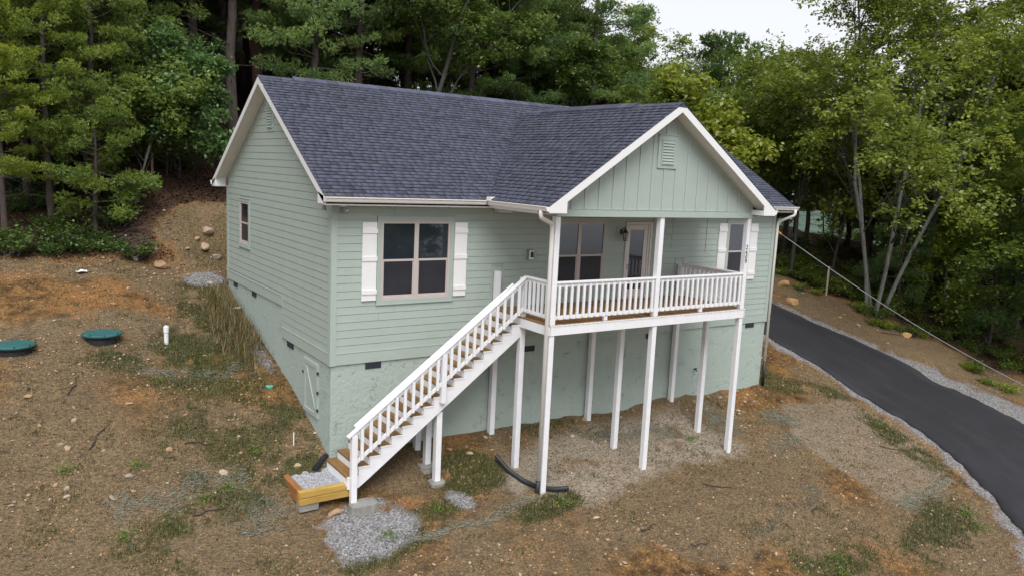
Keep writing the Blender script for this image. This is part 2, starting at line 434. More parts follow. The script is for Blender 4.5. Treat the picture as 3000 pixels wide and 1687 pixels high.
def masks(x, y):
    n1 = fbm(x*.7,y*.7,5,21); n2 = fbm(x*1.7,y*1.7,4,33); n3 = fbm(x*.28,y*.28,3,45)
    dL = seg_dist(x,y,DLc); dR = seg_dist(x,y,DRc); ind = in_poly(x,y,DPOLY)
    right = sstep(19,23,x)
    forest = np.maximum(sstep(10.3,11.6,y+(n1-.5)*2)*(1-sstep(13,17,x)), sstep(9,13,y)*sstep(13,16,x))
    forest = np.maximum(forest, right*sstep(3.6,5.4,np.where(ind,0,dR)+(n1-.5)*2.0)*(x+.55*y > 20))
    B = lambda *a: blob(*a,x=x,y=y)
    forest = forest*(1-blob(.5,11.1,1.5,1.3,0,x+(n1-.5)*2.6,y+(n2-.5)*1.2))
    grass = np.zeros_like(x)
    for a in [(-.9,6.2,1.0,3.2,0),(-1.6,3.6,1.7,1.7,.3),(-1.7,1.3,1.9,1.7,0),(-2.2,.2,1.2,.8,.2),(-1.9,5.2,1.2,1.2,0),(-1.0,-.1,.9,.6,0),(3.0,-1.2,1.2,.8,0),(1.6,-2.2,1.2,.35,.2),(15.9,.2,.9,1.0,0),(17.3,-.6,1.5,.5,-.6),
              (17.2,-4.0,.7,2.0,-.3),(9.4,-6.9,1.4,.7,0),(13.5,-7.2,2.4,.8,.3),(2.7,-.9,.8,.4,0),(-.2,-3.0,1.8,.5,.2),(-3.3,4.6,1.3,.7,0),(4.1,-3.0,1.2,.4,.2),(-2.6,-.8,1.3,.5,.1)]:
        grass = np.maximum(grass, B(*a))
    grass = 1.0*grass*sstep(.30,.56,n2+.05)*(.65+.35*sstep(.38,.58,n1)) + .45*sstep(.56,.68,n1)*(1-forest)*(.4+.6*sstep(.45,.6,n3))
    straw = .75*sstep(.36,.60,n3+.12)*(1-forest)
    straw = np.maximum(straw, poly_mask(BLANKET,.15,x,y)); straw = np.maximum(straw, .95*poly_mask(PALE,.5,x,y))
    straw = np.maximum(straw, 1.0*B(-4.6,-1.4,4.4,1.6,.08)*sstep(.25,.45,n2+.1))
    straw = np.maximum(straw, .8*B(-4.5,6.2,3.5,1.4,0)*sstep(.3,.55,n2+.1))
    clay = .75*sstep(.52,.70,n1+.02)*(1-forest)
    for a in [(-1.2,10.4,3.0,1.1,0),(.2,11.3,1.5,1.2,0),(.2,11.3,1.3,1.0,0),(-4.6,10.1,2.2,.6,.1),(5.5,-.5,1.4,.5,0),(-3.2,3.0,1.0,.4,0),(7.9,-5.5,1.2,.25,.1),(9.9,-5.1,1.2,.3,.3),(12.6,-1.9,1.2,.9,.5),(-1.0,2.6,.6,.8,0),(1.2,-1.7,.4,.3,0),(7.5,-.3,3.5,.35,0),(12.5,-.3,2.5,.4,0),(18.2,-3.4,.5,2.4,-.2),(4.9,-4.1,.6,.3,0),(-1.9,-.2,.6,.4,0)]:
        clay = np.maximum(clay, B(*a)*sstep(.25,.5,n2+.08))
    bank = right*(1-forest)*sstep(1.5,2.6,dR); clay = np.maximum(clay, .75*bank*sstep(.25,.5,n2+.05))
    gravel = (1-ind)*np.maximum(.85*(1-sstep(.10,.85,dL+(n2-.5)*.8)), .85*right*(1-sstep(.3+.9*sstep(2,-3,y),.8+1.9*sstep(2,-3,y),dR+(n2-.5)*1.4)))
    gravel = np.maximum(gravel, poly_mask(GRAVF,.7,x,y)*sstep(.36,.56,n2+.06)); gravel = np.maximum(gravel, B(-.55,9.3,.75,.8,0))
    gravel = np.maximum(gravel, .9*B(2.35,-2.0,.35,.45,.5)); gravel = np.maximum(gravel,.8*B(-.25,4.6,.25,1.4,0))
    gravel = np.where(ind, 1, gravel)
    pale = poly_mask(PALE,1.0,x,y)*.75*sstep(.25,.5,n2+.1)
    pale = np.maximum(pale, .5*poly_mask(BLANKET,.15,x,y)); pale = np.maximum(pale,.30*B(-4.6,-1.5,4.2,1.3,.08)); pale = np.maximum(pale,.32*B(-4.3,6.6,3.2,1.3,0))
    return grass, straw*(1-gravel), clay*(1-gravel), gravel, forest, pale
g_, s_, c_, v_, f_, p_ = masks(GX,GY)
NX, NY = len(gx), len(gy)
ii = np.arange(NX*NY).reshape(NY,NX)
F = np.stack([ii[:-1,:-1],ii[:-1,1:],ii[1:,1:],ii[1:,:-1]],-1).reshape(-1,4)
def ground_mat():
    mm, n, p = mat('ground_soil'); g = geo(n)
    A = nd(n,'ShaderNodeAttribute', attribute_name='zone_a'); B = nd(n,'ShaderNodeAttribute', attribute_name='zone_b')
    sa = nd(n,'ShaderNodeSeparateColor'); n.links.new(A.outputs['Color'], sa.inputs[0])
    sb = nd(n,'ShaderNodeSeparateColor'); n.links.new(B.outputs['Color'], sb.inputs[0])
    n0 = noise(n, 1.1, 6, .6, g); n1 = noise(n, 3.2, 8, .70, g); n2 = noise(n, 17, 6, .7, g); n3 = noise(n, 55, 4, .7, g)
    c = ramp(n, n1.outputs[0], [(.28,(.030,.018,.010)),(.43,(.095,.054,.023)),(.57,(.195,.110,.044)),(.72,(.35,.205,.086))]).outputs[0]
    c = mix(n, 1.0, c, ramp(n, n0.outputs[0], [(.3,(.62,.60,.60)),(.5,(1.0,1.0,1.0)),(.7,(1.45,1.32,1.15))]).outputs[0], 'MULTIPLY')
    fine = ramp(n, n2.outputs[0], [(.25,.34),(.5,1.0),(.72,1.85)]).outputs[0]
    def layer(c, fac, col1, col2, src, lo=.35, hi=.65):
        t = math_(n,'SUBTRACT', math_(n,'MULTIPLY',fac,1.7), src); f = ramp(n, t, [(.0,0.0),(.75,.92)]).outputs[0]
        return mix(n, f, c, ramp(n, n3.outputs[0], [(lo,col1),(hi,col2)]).outputs[0])
    c = layer(c, sa.outputs[2], (.165,.080,.030), (.34,.175,.070), n1.outputs[0])          # clay
    c = layer(c, sa.outputs[1], (.085,.060,.035), (.250,.185,.112), n2.outputs[0])         # straw mulch
    c = layer(c, sb.outputs[2], (.19,.155,.118), (.38,.33,.265), n2.outputs[0])            # bleached straw
    c = layer(c, sa.outputs[0], (.034,.038,.013), (.092,.092,.034), n2.outputs[0])      # grass base
    c = layer(c, sb.outputs[1], (.030,.018,.014), (.085,.050,.036), n2.outputs[0])      # leaf litter
    c = mix(n, 1.0, c, fine, 'MULTIPLY')
    vo = nd(n,'ShaderNodeTexVoronoi'); vo.inputs['Scale'].default_value = 26; n.links.new(g, vo.inputs['Vector'])
    gv = ramp(n, vo.outputs['Color'], [(0.0,(.09,.088,.09)),(.5,(.22,.218,.225)),(1,(.42,.415,.42))]).outputs[0]
    t = math_(n,'SUBTRACT', math_(n,'MULTIPLY',sb.outputs[0],1.5), math_(n,'ADD',math_(n,'MULTIPLY',n3.outputs[0],.5),math_(n,'MULTIPLY',n1.outputs[0],.5))); c = mix(n, ramp(n, t, [(.0,0.0),(.8,.95)]).outputs[0], c, gv)
    # pale chips and dark bits sprinkled over the soil
    v2 = nd(n,'ShaderNodeTexVoronoi'); v2.inputs['Scale'].default_value = 13; n.links.new(g, v2.inputs['Vector'])
    sepc = nd(n,'ShaderNodeSeparateColor'); n.links.new(v2.outputs['Color'], sepc.inputs[0])
    pick = math_(n,'GREATER_THAN', sepc.outputs[0], math_(n,'SUBTRACT',1.25,math_(n,'MULTIPLY',noise(n,.9,4,.6,g).outputs[0],.65))); near = ramp(n, v2.outputs['Distance'], [(.16,1.0),(.24,0.0)]).outputs[0]
    fac = math_(n,'MULTIPLY', math_(n,'MULTIPLY',pick,near), math_(n,'SUBTRACT',1.0,sb.outputs[1]))
    c = mix(n, math_(n,'MULTIPLY',fac,.8), c, ramp(n, sepc.outputs[1], [(0,(.42,.30,.19)),(.5,(.50,.43,.34)),(1,(.33,.20,.10))]).outputs[0])
    n.links.new(c, p.inputs['Base Color']); p.inputs['Roughness'].default_value = .97
    p.inputs['Specular IOR Level'].default_value = .15
    h = math_(n,'ADD', n2.outputs[0], math_(n,'MULTIPLY',n3.outputs[0],.5)); bump(n, p, h, .05, .8)
    return mm
M['ground'] = ground_mat()
gm = mesh_np('ground', np.stack([GX,GY,GZ],-1).reshape(-1,3), F, M['ground'], smooth=True)
def vcol(me, name, r, g, b):
    a = me.attributes.new(name,'FLOAT_COLOR','POINT'); n = r.size
    a.data.foreach_set('color', np.stack([r.ravel(),g.ravel(),b.ravel(),np.ones(n)],-1).astype(np.float32).ravel())
vcol(gm,'zone_a',g_,s_,c_); vcol(gm,'zone_b',v_,f_,p_)
ground = tag(obj('ground', gm), kind='structure')

# driveway: asphalt sheet with a real edge
na = 120; nb = 14; V = []; ac = []; al = []
for i in range(na):
    for j in range(nb+1):
        t = j/nb; q = DLc[i]*(1-t)+DRc[i]*t
        jl = (vnoise(np.array([i*.6]),np.array([5.5]),4)[0]-.5)*.26 if j in (0,nb) else 0
        d = (DRc[i]-DLc[i]); d = d/np.linalg.norm(d); q = q+d*jl
        V.append((q[0],q[1],float(hbase(q[0],q[1]))+.045-.03*(2*t-1)**2)); ac.append(t); al.append(i*.3)
top = len(V)
for i in range(na):
    for j in (0,nb): x,y,z = V[i*(nb+1)+j]; V.append((x,y,z-.2)); ac.append(j/nb); al.append(i*.3)
Fs = [(i*(nb+1)+j,i*(nb+1)+j+1,(i+1)*(nb+1)+j+1,(i+1)*(nb+1)+j) for i in range(na-1) for j in range(nb)]
Fs += [(i*(nb+1),(i+1)*(nb+1),top+2*(i+1),top+2*i) for i in range(na-1)]+[(i*(nb+1)+nb,(i+1)*(nb+1)+nb,top+2*(i+1)+1,top+2*i+1) for i in range(na-1)]
dm = mesh_np('driveway', V, Fs, M['asphalt'])
for nme, arr in (('across',ac),('along',al)):
    a = dm.attributes.new(nme,'FLOAT','POINT'); a.data.foreach_set('value', np.array(arr,np.float32))
tag(obj('driveway', dm), kind='structure')
# far hills across the valley (also what the windows mirror)
th = np.linspace(0,2*math.pi,181)[:-1]; V = []; 
prof = [(620,0),(760,.35),(950,.8),(1150,1.0),(1500,.6)]
for r,k in prof:
    hh = 60+70*fbm(np.cos(th)*2.2+9,np.sin(th)*2.2+9,4,77)
    hh = hh*(.35+.65*sstep(-.2,.8,-np.sin(th)))
    for t,hv in zip(th,hh): V.append((r*math.cos(t), r*math.sin(t), -78+hv*2.0*k))
Fh = [(a*180+b,a*180+(b+1)%180,(a+1)*180+(b+1)%180,(a+1)*180+b) for a in range(len(prof)-1) for b in range(180)]
M['hill'] = paint('hill_forest', (.050,.085,.060), .45, .95, .05, .5)
tag(obj('hills', mesh_np('hills', V, Fh, M['hill'], smooth=True)), kind='structure')

# white fog sheet added out of view to brighten the upper window panes' reflections
th = np.linspace(math.radians(185),math.radians(355),90); V = []; rows = [(430,-62),(440,-44),(470,-30),(540,-24),(600,-30)]
for r,zf in rows:
    for k_,t in enumerate(th):
        b_ = float(fbm(np.array([k_*.16]),np.array([r*.01]),4,61)[0])-.5; V.append((r*math.cos(t)*(1+b_*.2),r*math.sin(t)*(1+b_*.2),zf+b_*34))
Fq = [(a*90+b,a*90+b+1,(a+1)*90+b+1,(a+1)*90+b) for a in range(len(rows)-1) for b in range(89)]
fg = obj('added_fog_bank',mesh_np('added_fog_bank',V,Fq,paint('added_fog_white',(.8,.82,.86),.06,1.0,.02,.5),smooth=True)); tag(fg,'added bank of pale fog seen only in the window reflections','fog',kind='stuff')

# ------------------------------------------------------------------ house
W, L = 15.20, 8.62
OE, OG = .448, .332
ZE, ZR = 3.82, 6.6275
SL = (ZR-ZE)/(L/2+OE)
PX, PH, PF, ZP = 7.555, 3.787, 2.9, 6.314
SP = (ZP-ZE)/PH
DY = 2.5                       # porch depth
EX = .178; Z0 = .256           # siding exposure and top of the skirt board
house = tag(empty('house', (7.6,4.3,-2.1)), 'sage green one storey house with dark shingle gable roof and front porch', 'house')
def part(mb, name, mats, parent=house, **k): return mb.build(name, mats, parent, **k)

# foundation and wall shells
fd = MB().box(.012,W-.012,.012,L-.012,-3.4,.82)
foundation = part(fd,'foundation',M['stucco'])
sh = MB()
sh.box(.004,W-.004,.004,.10,.02,3.66)
front_wall = part(sh,'front_wall',M['siding_trim'])
part(MB().box(.004,W-.004,L-.10,L-.004,.84,3.66),'rear_wall',M['siding'])
# side shells with gable
zt = lambda y: ZE+SL*(min(y,L-y)+OE)-.17
gw = MB().prism([(.1,.02),(3.36,.02),(3.36,.84),(L-.1,.84),(L-.1,zt(.1)),(L/2,zt(L/2)),(.1,zt(.1))],0,.004,.09)
gable_wall = part(gw,'gable_wall',M['siding_trim'])
gw = MB().prism([(.1,.02),(L-.1,.02),(L-.1,zt(.1)),(L/2,zt(L/2)),(.1,zt(.1))],0,W-.09,W-.004)
part(gw,'gable_wall',M['siding'])

# openings in the siding (outer trim): x0,x1,z0,z1
OPF = [(1.06,3.09,1.35,3.36),(6.00,8.00,1.35,3.36),(8.62,9.72,1.02,3.31),(12.88,13.98,1.35,3.35),(4.21,4.56,0,2.16),(7.42,7.79,0,1.02),(10.72,11.09,0,2.15)]
def cut(a, b, z0, z1, ops):
    iv = [(a,b)]
    for x0,x1,o0,o1 in ops:
        if o1 <= z0+.02 or o0 >= z1-.02: continue
        nv = []
        for p,q in iv:
            if x1 <= p or x0 >= q: nv.append((p,q)); continue
            if x0-p > .03: nv.append((p,x0))
            if q-x1 > .03: nv.append((x1,q))
        iv = nv
    return iv
rs = random.Random(5)
def joints(a, b):
    o = []; p = a; first = rs.uniform(1.0,3.66)
    while b-p > first+.4: o.append((p,p+first-.004)); p += first; first = 3.66
    o.append((p,b)); return o
def lap(parent, P, a0, a1, b0, b1, z0, z1):
    """one board: P(u,outward,z) -> xyz; a at the bottom edge, b at the top edge"""
    t0, t1 = .020, .012
    z0 += .008; z1 -= .004
    vs = [P(a0,0,z0),P(a1,0,z0),P(a1,t0,z0),P(a0,t0,z0),P(b0,0,z1),P(b1,0,z1),P(b1,t1,z1),P(b0,t1,z1)]
    mb = MB().add(vs,[(0,1,2,3),(4,7,6,5),(3,2,6,7),(0,3,7,4),(1,5,6,2)])
    return mb.build('siding_board', M['siding'], parent)
PFr = lambda u,o,z: (u,-o,z)
PLe = lambda u,o,z: (-o,u,z)
k = 0
while Z0+EX*k < 3.62:
    z0 = Z0+EX*k; z1 = min(z0+EX+.004, 3.64)
    for a,b in cut(.115,W-.115,z0,z1,OPF):
        for p,q in joints(a,b): lap(front_wall,PFr,p,q,p,q,z0,z1)
    k += 1
# gable side
OPL = [(6.20,7.27,1.97,3.39),(4.02,4.68,5.24,6.08)]
k = 0
while True:
    z0 = Z0+EX*k; z1 = z0+EX+.004
    if z0 > zt(L/2)-.05: break
    ylo = lambda z: max(.115, (z-ZE+.17)/SL-OE)
    lo = .115; hi = L-.115
    ops = list(OPL)
    if z0 < 1.07: hi = 3.36
    for a,b in cut(lo,hi,z0,z1,ops):
        for p,q in (joints(a,b) if z0 < 3.6 else [(a,b)]):
            p0,q0 = max(p,ylo(z0)),min(q,L-ylo(z0)); p1,q1 = max(p,ylo(z1)),min(q,L-ylo(z1))
            if p0 >= q0: continue
            if p1 >= q1: p1 = q1 = (p1+q1)/2
            lap(gable_wall,PLe,p0,q0,p1,q1,z0,z1)
    k += 1
# skirt boards and corner boards
part(MB().box(.115,4.21,-.026,.0,0,Z0+.0).box(4.56,7.42,-.026,0,0,Z0).box(7.79,10.72,-.026,0,0,Z0).box(11.09,W-.115,-.026,0,0,Z0)
     .box(.115,W-.115,-.034,0,Z0,Z0+.018),'skirt_board',M['siding_trim'],front_wall)
part(MB().box(-.026,0,.115,3.36,0,Z0).box(-.034,0,.115,3.36,Z0,Z0+.018),'skirt_board',M['siding_trim'],gable_wall)
part(MB().box(-.026,0,3.362,L-.115,.82,1.07).box(-.036,0,3.362,L-.115,1.07,1.09),'skirt_board',M['siding_trim'],gable_wall)
for (x0,x1,y0,y1,zb) in ((-.030,.115,-.030,0,-.01),(W-.115,W+.030,-.030,0,-.01)):
    part(MB().box(x0,x1,y0,y1,zb,3.63),'corner_board',M['siding_trim'])
part(MB().box(-.030,-.0,.0,.115,-.01,3.70),'corner_board',M['siding_trim']); part(MB().box(-.030,0,L-.115,L+.03,.80,3.70),'corner_board',M['siding_trim'])
part(MB().box(W,W+.03,.0,.115,-.01,3.70),'corner_board',M['siding_trim'])
# pilaster trims behind the deck posts
for x0,x1,zt_ in ((4.21,4.56,2.16),(7.42,7.79,1.0),(10.72,11.09,2.15)):
    part(MB().box(x0,x1,-.012,.0,0,zt_).box(x0,x0+.045,-.034,-.012,0,zt_).box(x1-.045,x1,-.034,-.012,0,zt_).box(x0-.01,x1+.01,-.04,0,zt_,zt_+.03),'post_surround',M['siding_trim'],front_wall)

# main roof
slope = math.sqrt(1+SL*SL); slp = math.sqrt(1+SP*SP)
rf = MB(); d = .16; x0,x1 = -OG,W+OG
prof = [(-OE,ZE),(L/2,ZR),(L+OE,ZE),(L+OE,ZE-d),(L/2,ZR-d),(-OE,ZE-d)]
n6 = 6; vsx = [(x0,)+p for p in prof]+[(x1,)+p for p in prof]
rf.add(vsx,[(0,1,7,6),(1,2,8,7)],1); rf.add(vsx,[(2,3,9,8),(3,4,10,9),(4,5,11,10),(5,0,6,11),(5,4,1,0),(4,3,2,1),(6,7,10,11),(7,8,9,10)],0)
main_roof = part(rf,'main_roof',[M['soffit'],M['roofdeck']])
# rake boards, fascia, soffits, returns
for xa,xb in ((-OG-.026,-OG),(W+OG,W+OG+.026)):
    for s in (0,1):
        Y = (lambda y: y) if s == 0 else (lambda y: L-y)
        part(MB().prism([(Y(-OE-.02),ZE-.012),(Y(L/2),ZR-.012),(Y(L/2),ZR-.19),(Y(-OE-.02),ZE-.19)],0,xa,xb),'rake_board',M['white_trim'],main_roof)
        part(MB().prism([(Y(-OE+.005),ZE-.01),(Y(-OE+.005),3.655),(Y(-.04),3.655),(Y(-.04),zt(-.04)+.01)],0,min(xa,xb) if xa<0 else W+.04,-.04 if xa<0 else xb+.001),'eave_return',M['white_trim'],main_roof)
for y0,y1 in ((-OE,-OE+.02),(L+OE-.02,L+OE)):
    part(MB().box(-OG+.002,PX-PH+.01 if y0<0 else W+OG-.002,y0,y1,3.63,ZE-.015),'fascia',M['white_trim'],main_roof)
part(MB().box(PX+PH,W+OG-.002,-OE,-OE+.02,3.63,ZE-.015),'fascia',M['white_trim'],main_roof)
part(MB().box(-.03,PX-PH,-OE+.021,-.035,3.625,3.645),'soffit',M['soffit'],main_roof)
part(MB().box(PX+PH-.4,W+.03,-OE+.021,-.035,3.625,3.645),'soffit',M['soffit'],main_roof)
# porch roof
pr = MB(); yv = -OE+(ZP-ZE)/SL
V = [(PX-PH,-PF,ZE),(PX,-PF,ZP),(PX,yv,ZP+.006),(PX-PH,-OE,ZE+.006),(PX+PH,-PF,ZE),(PX+PH,-OE,ZE+.006)]
pr.add(V,[(0,1,2,3),(1,4,5,2)],1)
dn = lambda p: (p[0],p[1],p[2]-d)
V2 = [(PX-PH,-PF,ZE-.004),(PX,-PF,ZP-.004),(PX+PH,-PF,ZE-.004),(PX-PH,-DY+.02,ZE-.004),(PX,-DY+.02,ZP-.004),(PX+PH,-DY+.02,ZE-.004)]
pr.add([*V2,*[dn(v) for v in V2]],[(6,7,10,9),(7,8,11,10),(0,1,7,6),(1,2,8,7),(0,6,9,3),(2,5,11,8)],0)
porch_roof = part(pr,'porch_roof',[M['soffit'],M['roofdeck']])
for s in (-1,1):
    X = lambda t: PX+s*t
    part(MB().prism([(X(0),ZP-.012),(X(PH+.02),ZE-.012),(X(PH+.02),ZE-.15),(X(PH-.46),ZE-.15),(X(PH-.46),ZE+.46*SP-.20),(X(0),ZP-.21)],1,-PF-.026,-PF),'rake_board',M['white_trim'],porch_roof)
    part(MB().box(min(X(PH-.46),X(PH)),max(X(PH-.46),X(PH)),-PF+.001,-DY+.01,ZE-.15,ZE-.02),'eave_return',M['white_trim'],porch_roof)
    part(MB().box(min(X(PH-.02),X(PH)),max(X(PH-.02),X(PH)),-DY,-OE,3.64,ZE-.015),'fascia',M['white_trim'],porch_roof)
    part(MB().box(min(X(PH-.49),X(PH-.021)),max(X(PH-.49),X(PH-.021)),-DY,-.04,3.626,3.644),'soffit',M['soffit'],porch_roof)
# porch gable face: board and batten
gf = MB().prism([(4.26,3.58),(10.955,3.58),(10.955,ZE+SP*(11.342-10.955)-d),(PX,ZP-d),(4.26,ZE+SP*(4.26-3.768)-d)],1,-DY,-DY+.12)
porch_gable = part(gf,'porch_gable',M['siding'])
part(MB().box(4.25,10.965,-DY-.028,-DY,3.575,3.74).box(4.24,10.975,-DY-.036,-DY,3.74,3.752),'beam_trim',M['siding_trim'],porch_gable)
zu = lambda x: ZE+SP*(PH-abs(x-PX))-d
for x in (4.68,5.07,5.48,5.9,6.28,6.7,7.11,7.51,7.9,8.3,8.71,9.11,9.53,9.91,10.32,10.69):
    za = 3.755
    if 7.25 < x < 7.88:
        part(MB().prism([(x-.025,za),(x+.025,za),(x+.025,4.75),(x-.025,4.75)],1,-DY-.020,-DY),'batten',M['siding_trim'],porch_gable); za = 5.60
    part(MB().prism([(x-.025,za),(x+.025,za),(x+.025,zu(x+.025)),(x-.025,zu(x-.025))],1,-DY-.020,-DY),'batten',M['siding_trim'],porch_gable)
for s in (-1,1):
    X = lambda t: PX+s*t
    part(MB().prism([(X(0.03),zu(PX)-.02),(X(3.30),zu(PX+3.30)),(X(3.30),zu(PX+3.30)-.11),(X(.03),zu(PX)-.13)],1,-DY-.012,-DY),'frieze',M['siding_trim'],porch_gable)
def gable_vent(parent, P, u0, u1, z0, z1):
    """P(u,o,z); louvred vent with wide trim"""
    v = lambda a,b,o0,o1,c,e: MB().add([P(a,o0,c),P(b,o0,c),P(b,o1,c),P(a,o1,c),P(a,o0,e),P(b,o0,e),P(b,o1,e),P(a,o1,e)],[(3,2,1,0),(4,5,6,7),(0,1,5,4),(1,2,6,5),(2,3,7,6),(3,0,4,7)])
    root = v(u0,u1,-.0,.030,z0,z1).build('gable_vent',M['siding_trim'],parent)
    v(u0-.02,u1+.02,0,.05,z1,z1+.025).build('vent_cap',M['siding_trim'],root)
    m0 = (u1-u0)*.21; a,b,c,e = u0+m0,u1-m0,z0+.11,z1-.13
    v(a-.03,b+.03,.03,.05,c-.03,c).build('vent_frame',M['siding_trim'],root); v(a-.03,b+.03,.03,.05,e,e+.03).build('vent_frame',M['siding_trim'],root)
    v(a-.03,a,.03,.05,c,e).build('vent_frame',M['siding_trim'],root); v(b,b+.03,.03,.05,c,e).build('vent_frame',M['siding_trim'],root)
    n = 8; hgt = (e-c)/n
    for i in range(n):
        q0 = c+i*hgt
        MB().add([P(a,.066,q0),P(b,.066,q0),P(b,.034,q0+hgt*.95),P(a,.034,q0+hgt*.95),P(a,.050,q0-.004),P(b,.050,q0-.004),P(b,.031,q0+hgt*.9),P(a,.031,q0+hgt*.9)],
                 [(0,1,2,3),(4,7,6,5),(0,4,5,1),(1,5,6,2),(3,2,6,7),(0,3,7,4)]).build('louver',M['siding_trim'],root)
gable_vent(house, lambda u,o,z:(u,-DY-o,z), 7.24,7.88,4.77,5.57)
gable_vent(house, lambda u,o,z:(-o,u,z), 4.02,4.68,5.25,6.06)

# shingles -------------------------------------------------------------
SH = []
def lay(O, U, Vd, N, vmax, umin, umax, roof, seed):
    r = random.Random(seed); O,U,Vd,N = map(np.array,(O,U,Vd,N)); ex = .143; k = 0
    while k*ex < vmax-.02:
        v0 = k*ex-.012 if k == 0 else k*ex; v1 = min((k+1)*ex+.012, vmax)
        a0,b0,a1,b1 = umin(v0),umax(v0),umin(v1),umax(v1)
        lo,hi = min(a0,a1),max(b0,b1); u = lo-r.uniform(0,.3); base = r.uniform(.46,.56)
        while u < hi:
            wd = r.choice((.13,.17,.2,.24,.28,.33)); p0,q0 = max(u,a0),min(u+wd-.004,b0); p1,q1 = max(u,a1),min(u+wd-.004,b1)
            if q0-p0 > .02 or q1-p1 > .02:
                if q0 < p0: p0 = q0 = (p0+q0)/2
                if q1 < p1: p1 = q1 = (p1+q1)/2
                hb = .026+r.choice((0,0,0,.006))+r.uniform(0,.001); ht = .008
                cs = [O+U*p0+Vd*v0+N*hb,O+U*q0+Vd*v0+N*hb,O+U*q1+Vd*v1+N*ht,O+U*p1+Vd*v1+N*ht,O+U*p0+Vd*v0+N*.003,O+U*q0+Vd*v0+N*.003,O+U*q1+Vd*v1+N*.003,O+U*p1+Vd*v1+N*.003]
                tone = min(1,max(0,r.gauss(base,.06)-(.16 if r.random() < .14 else 0)))
                SH.append((cs,tone,roof))
            u += wd
        k += 1
FQ = [(0,1,2,3),(4,5,1,0),(5,6,2,1),(7,4,0,3)]
Nm = np.array((0,-SL,1))/slope; Vm = np.array((0,1,SL))/slope
yof = lambda v: -OE+v/slope
lay((0,-OE-.02,ZE-.012),(1,0,0),Vm,Nm,(L/2+OE+.02)*slope,lambda v:-OG-.03,lambda v: min(PX,PX-PH+(yof(v)+OE)*SL/SP),'m',1)
lay((0,-OE-.02,ZE-.012),(1,0,0),Vm,Nm,(L/2+OE+.02)*slope,lambda v: max(PX,PX+PH-(yof(v)+OE)*SL/SP),lambda v:W+OG+.03,'m',2)
Np = np.array((-SP,0,1))/slp; Vp = np.array((1,0,SP))/slp
xo = lambda v: v/slp
lay((PX-PH-.02,0,ZE-.012),(0,1,0),Vp,Np,(PH+.02)*slp,lambda v:-PF-.03,lambda v:-OE+xo(v)*SP/SL+.03,'p',3)
Np2 = np.array((SP,0,1))/slp; Vp2 = np.array((-1,0,SP))/slp
lay((PX+PH+.02,0,ZE-.012),(0,1,0),Vp2,Np2,(PH+.02)*slp,lambda v:-PF-.03,lambda v:-OE+xo(v)*SP/SL+.03,'p',4)
cv = np.array(CAM)
def seen_size(s):
    c = np.mean(s[0][:4],0); nrm = np.cross(s[0][1]-s[0][0],s[0][3]-s[0][0]); A = np.linalg.norm(nrm)
    if A < 1e-6: return 0
    dv = cv-c; ds = np.linalg.norm(dv); return A*abs(nrm@dv)/A/ds**3
SH.sort(key=lambda s:-seen_size(s))
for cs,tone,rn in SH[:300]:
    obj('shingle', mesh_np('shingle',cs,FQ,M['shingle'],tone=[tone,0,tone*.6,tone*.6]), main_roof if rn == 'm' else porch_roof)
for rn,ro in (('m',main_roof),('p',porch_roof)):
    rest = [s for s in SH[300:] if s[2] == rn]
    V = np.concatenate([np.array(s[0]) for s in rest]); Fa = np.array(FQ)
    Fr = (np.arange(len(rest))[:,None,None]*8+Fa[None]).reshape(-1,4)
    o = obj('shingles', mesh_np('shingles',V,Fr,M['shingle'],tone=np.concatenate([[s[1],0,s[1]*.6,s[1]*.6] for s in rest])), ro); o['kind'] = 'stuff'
# ridge caps and vents
def ridge(parent, a, b, dirn, sl, h0, name, wid):
    a = Vector(a); b = Vector(b); n = max(1,int((b-a).length/.30)); t = (b-a)/n; c = t.cross(Vector((0,0,1))).normalized()
    mb = MB(); tones = []
    for i in range(n):
        p = a+t*i; q = p+t*1.03
        pts = []
        for e,lift in ((p,.012+h0),(q,.004+h0)):
            pts += [e+c*wid+Vector((0,0,lift-wid*sl)), e+Vector((0,0,lift+.01)), e-c*wid+Vector((0,0,lift-wid*sl)), e+c*wid+Vector((0,0,lift-.03-h0-wid*sl)), e-c*wid+Vector((0,0,lift-.03-h0-wid*sl))]
        mb.add(pts,[(0,1,6,5),(1,2,7,6),(3,0,5,8),(2,4,9,7),(0,3,4,2,1),(5,6,7,9,8)]); tones += [random.uniform(.3,.65)]*6
    me = mb.mesh(name,M['shingle']); at = me.attributes.new('tone','FLOAT','FACE'); at.data.foreach_set('value',tones)
    return obj(name,me,parent)
ridge(main_roof,(-OG-.02,L/2,ZR+.012),(W+OG+.02,L/2,ZR+.012),0,SL,0,'ridge_cap',.14)
ridge(main_roof,(.55,L/2,ZR+.03),(W-.5,L/2,ZR+.03),0,SL,.035,'ridge_vent',.16)
ridge(porch_roof,(PX,-PF-.03,ZP+.012),(PX,yv,ZP+.012),0,SP,0,'ridge_cap',.14)
ridge(porch_roof,(PX,-1.35,ZP+.03),(PX,2.6,ZP+.03),0,SP,.035,'ridge_vent',.16)

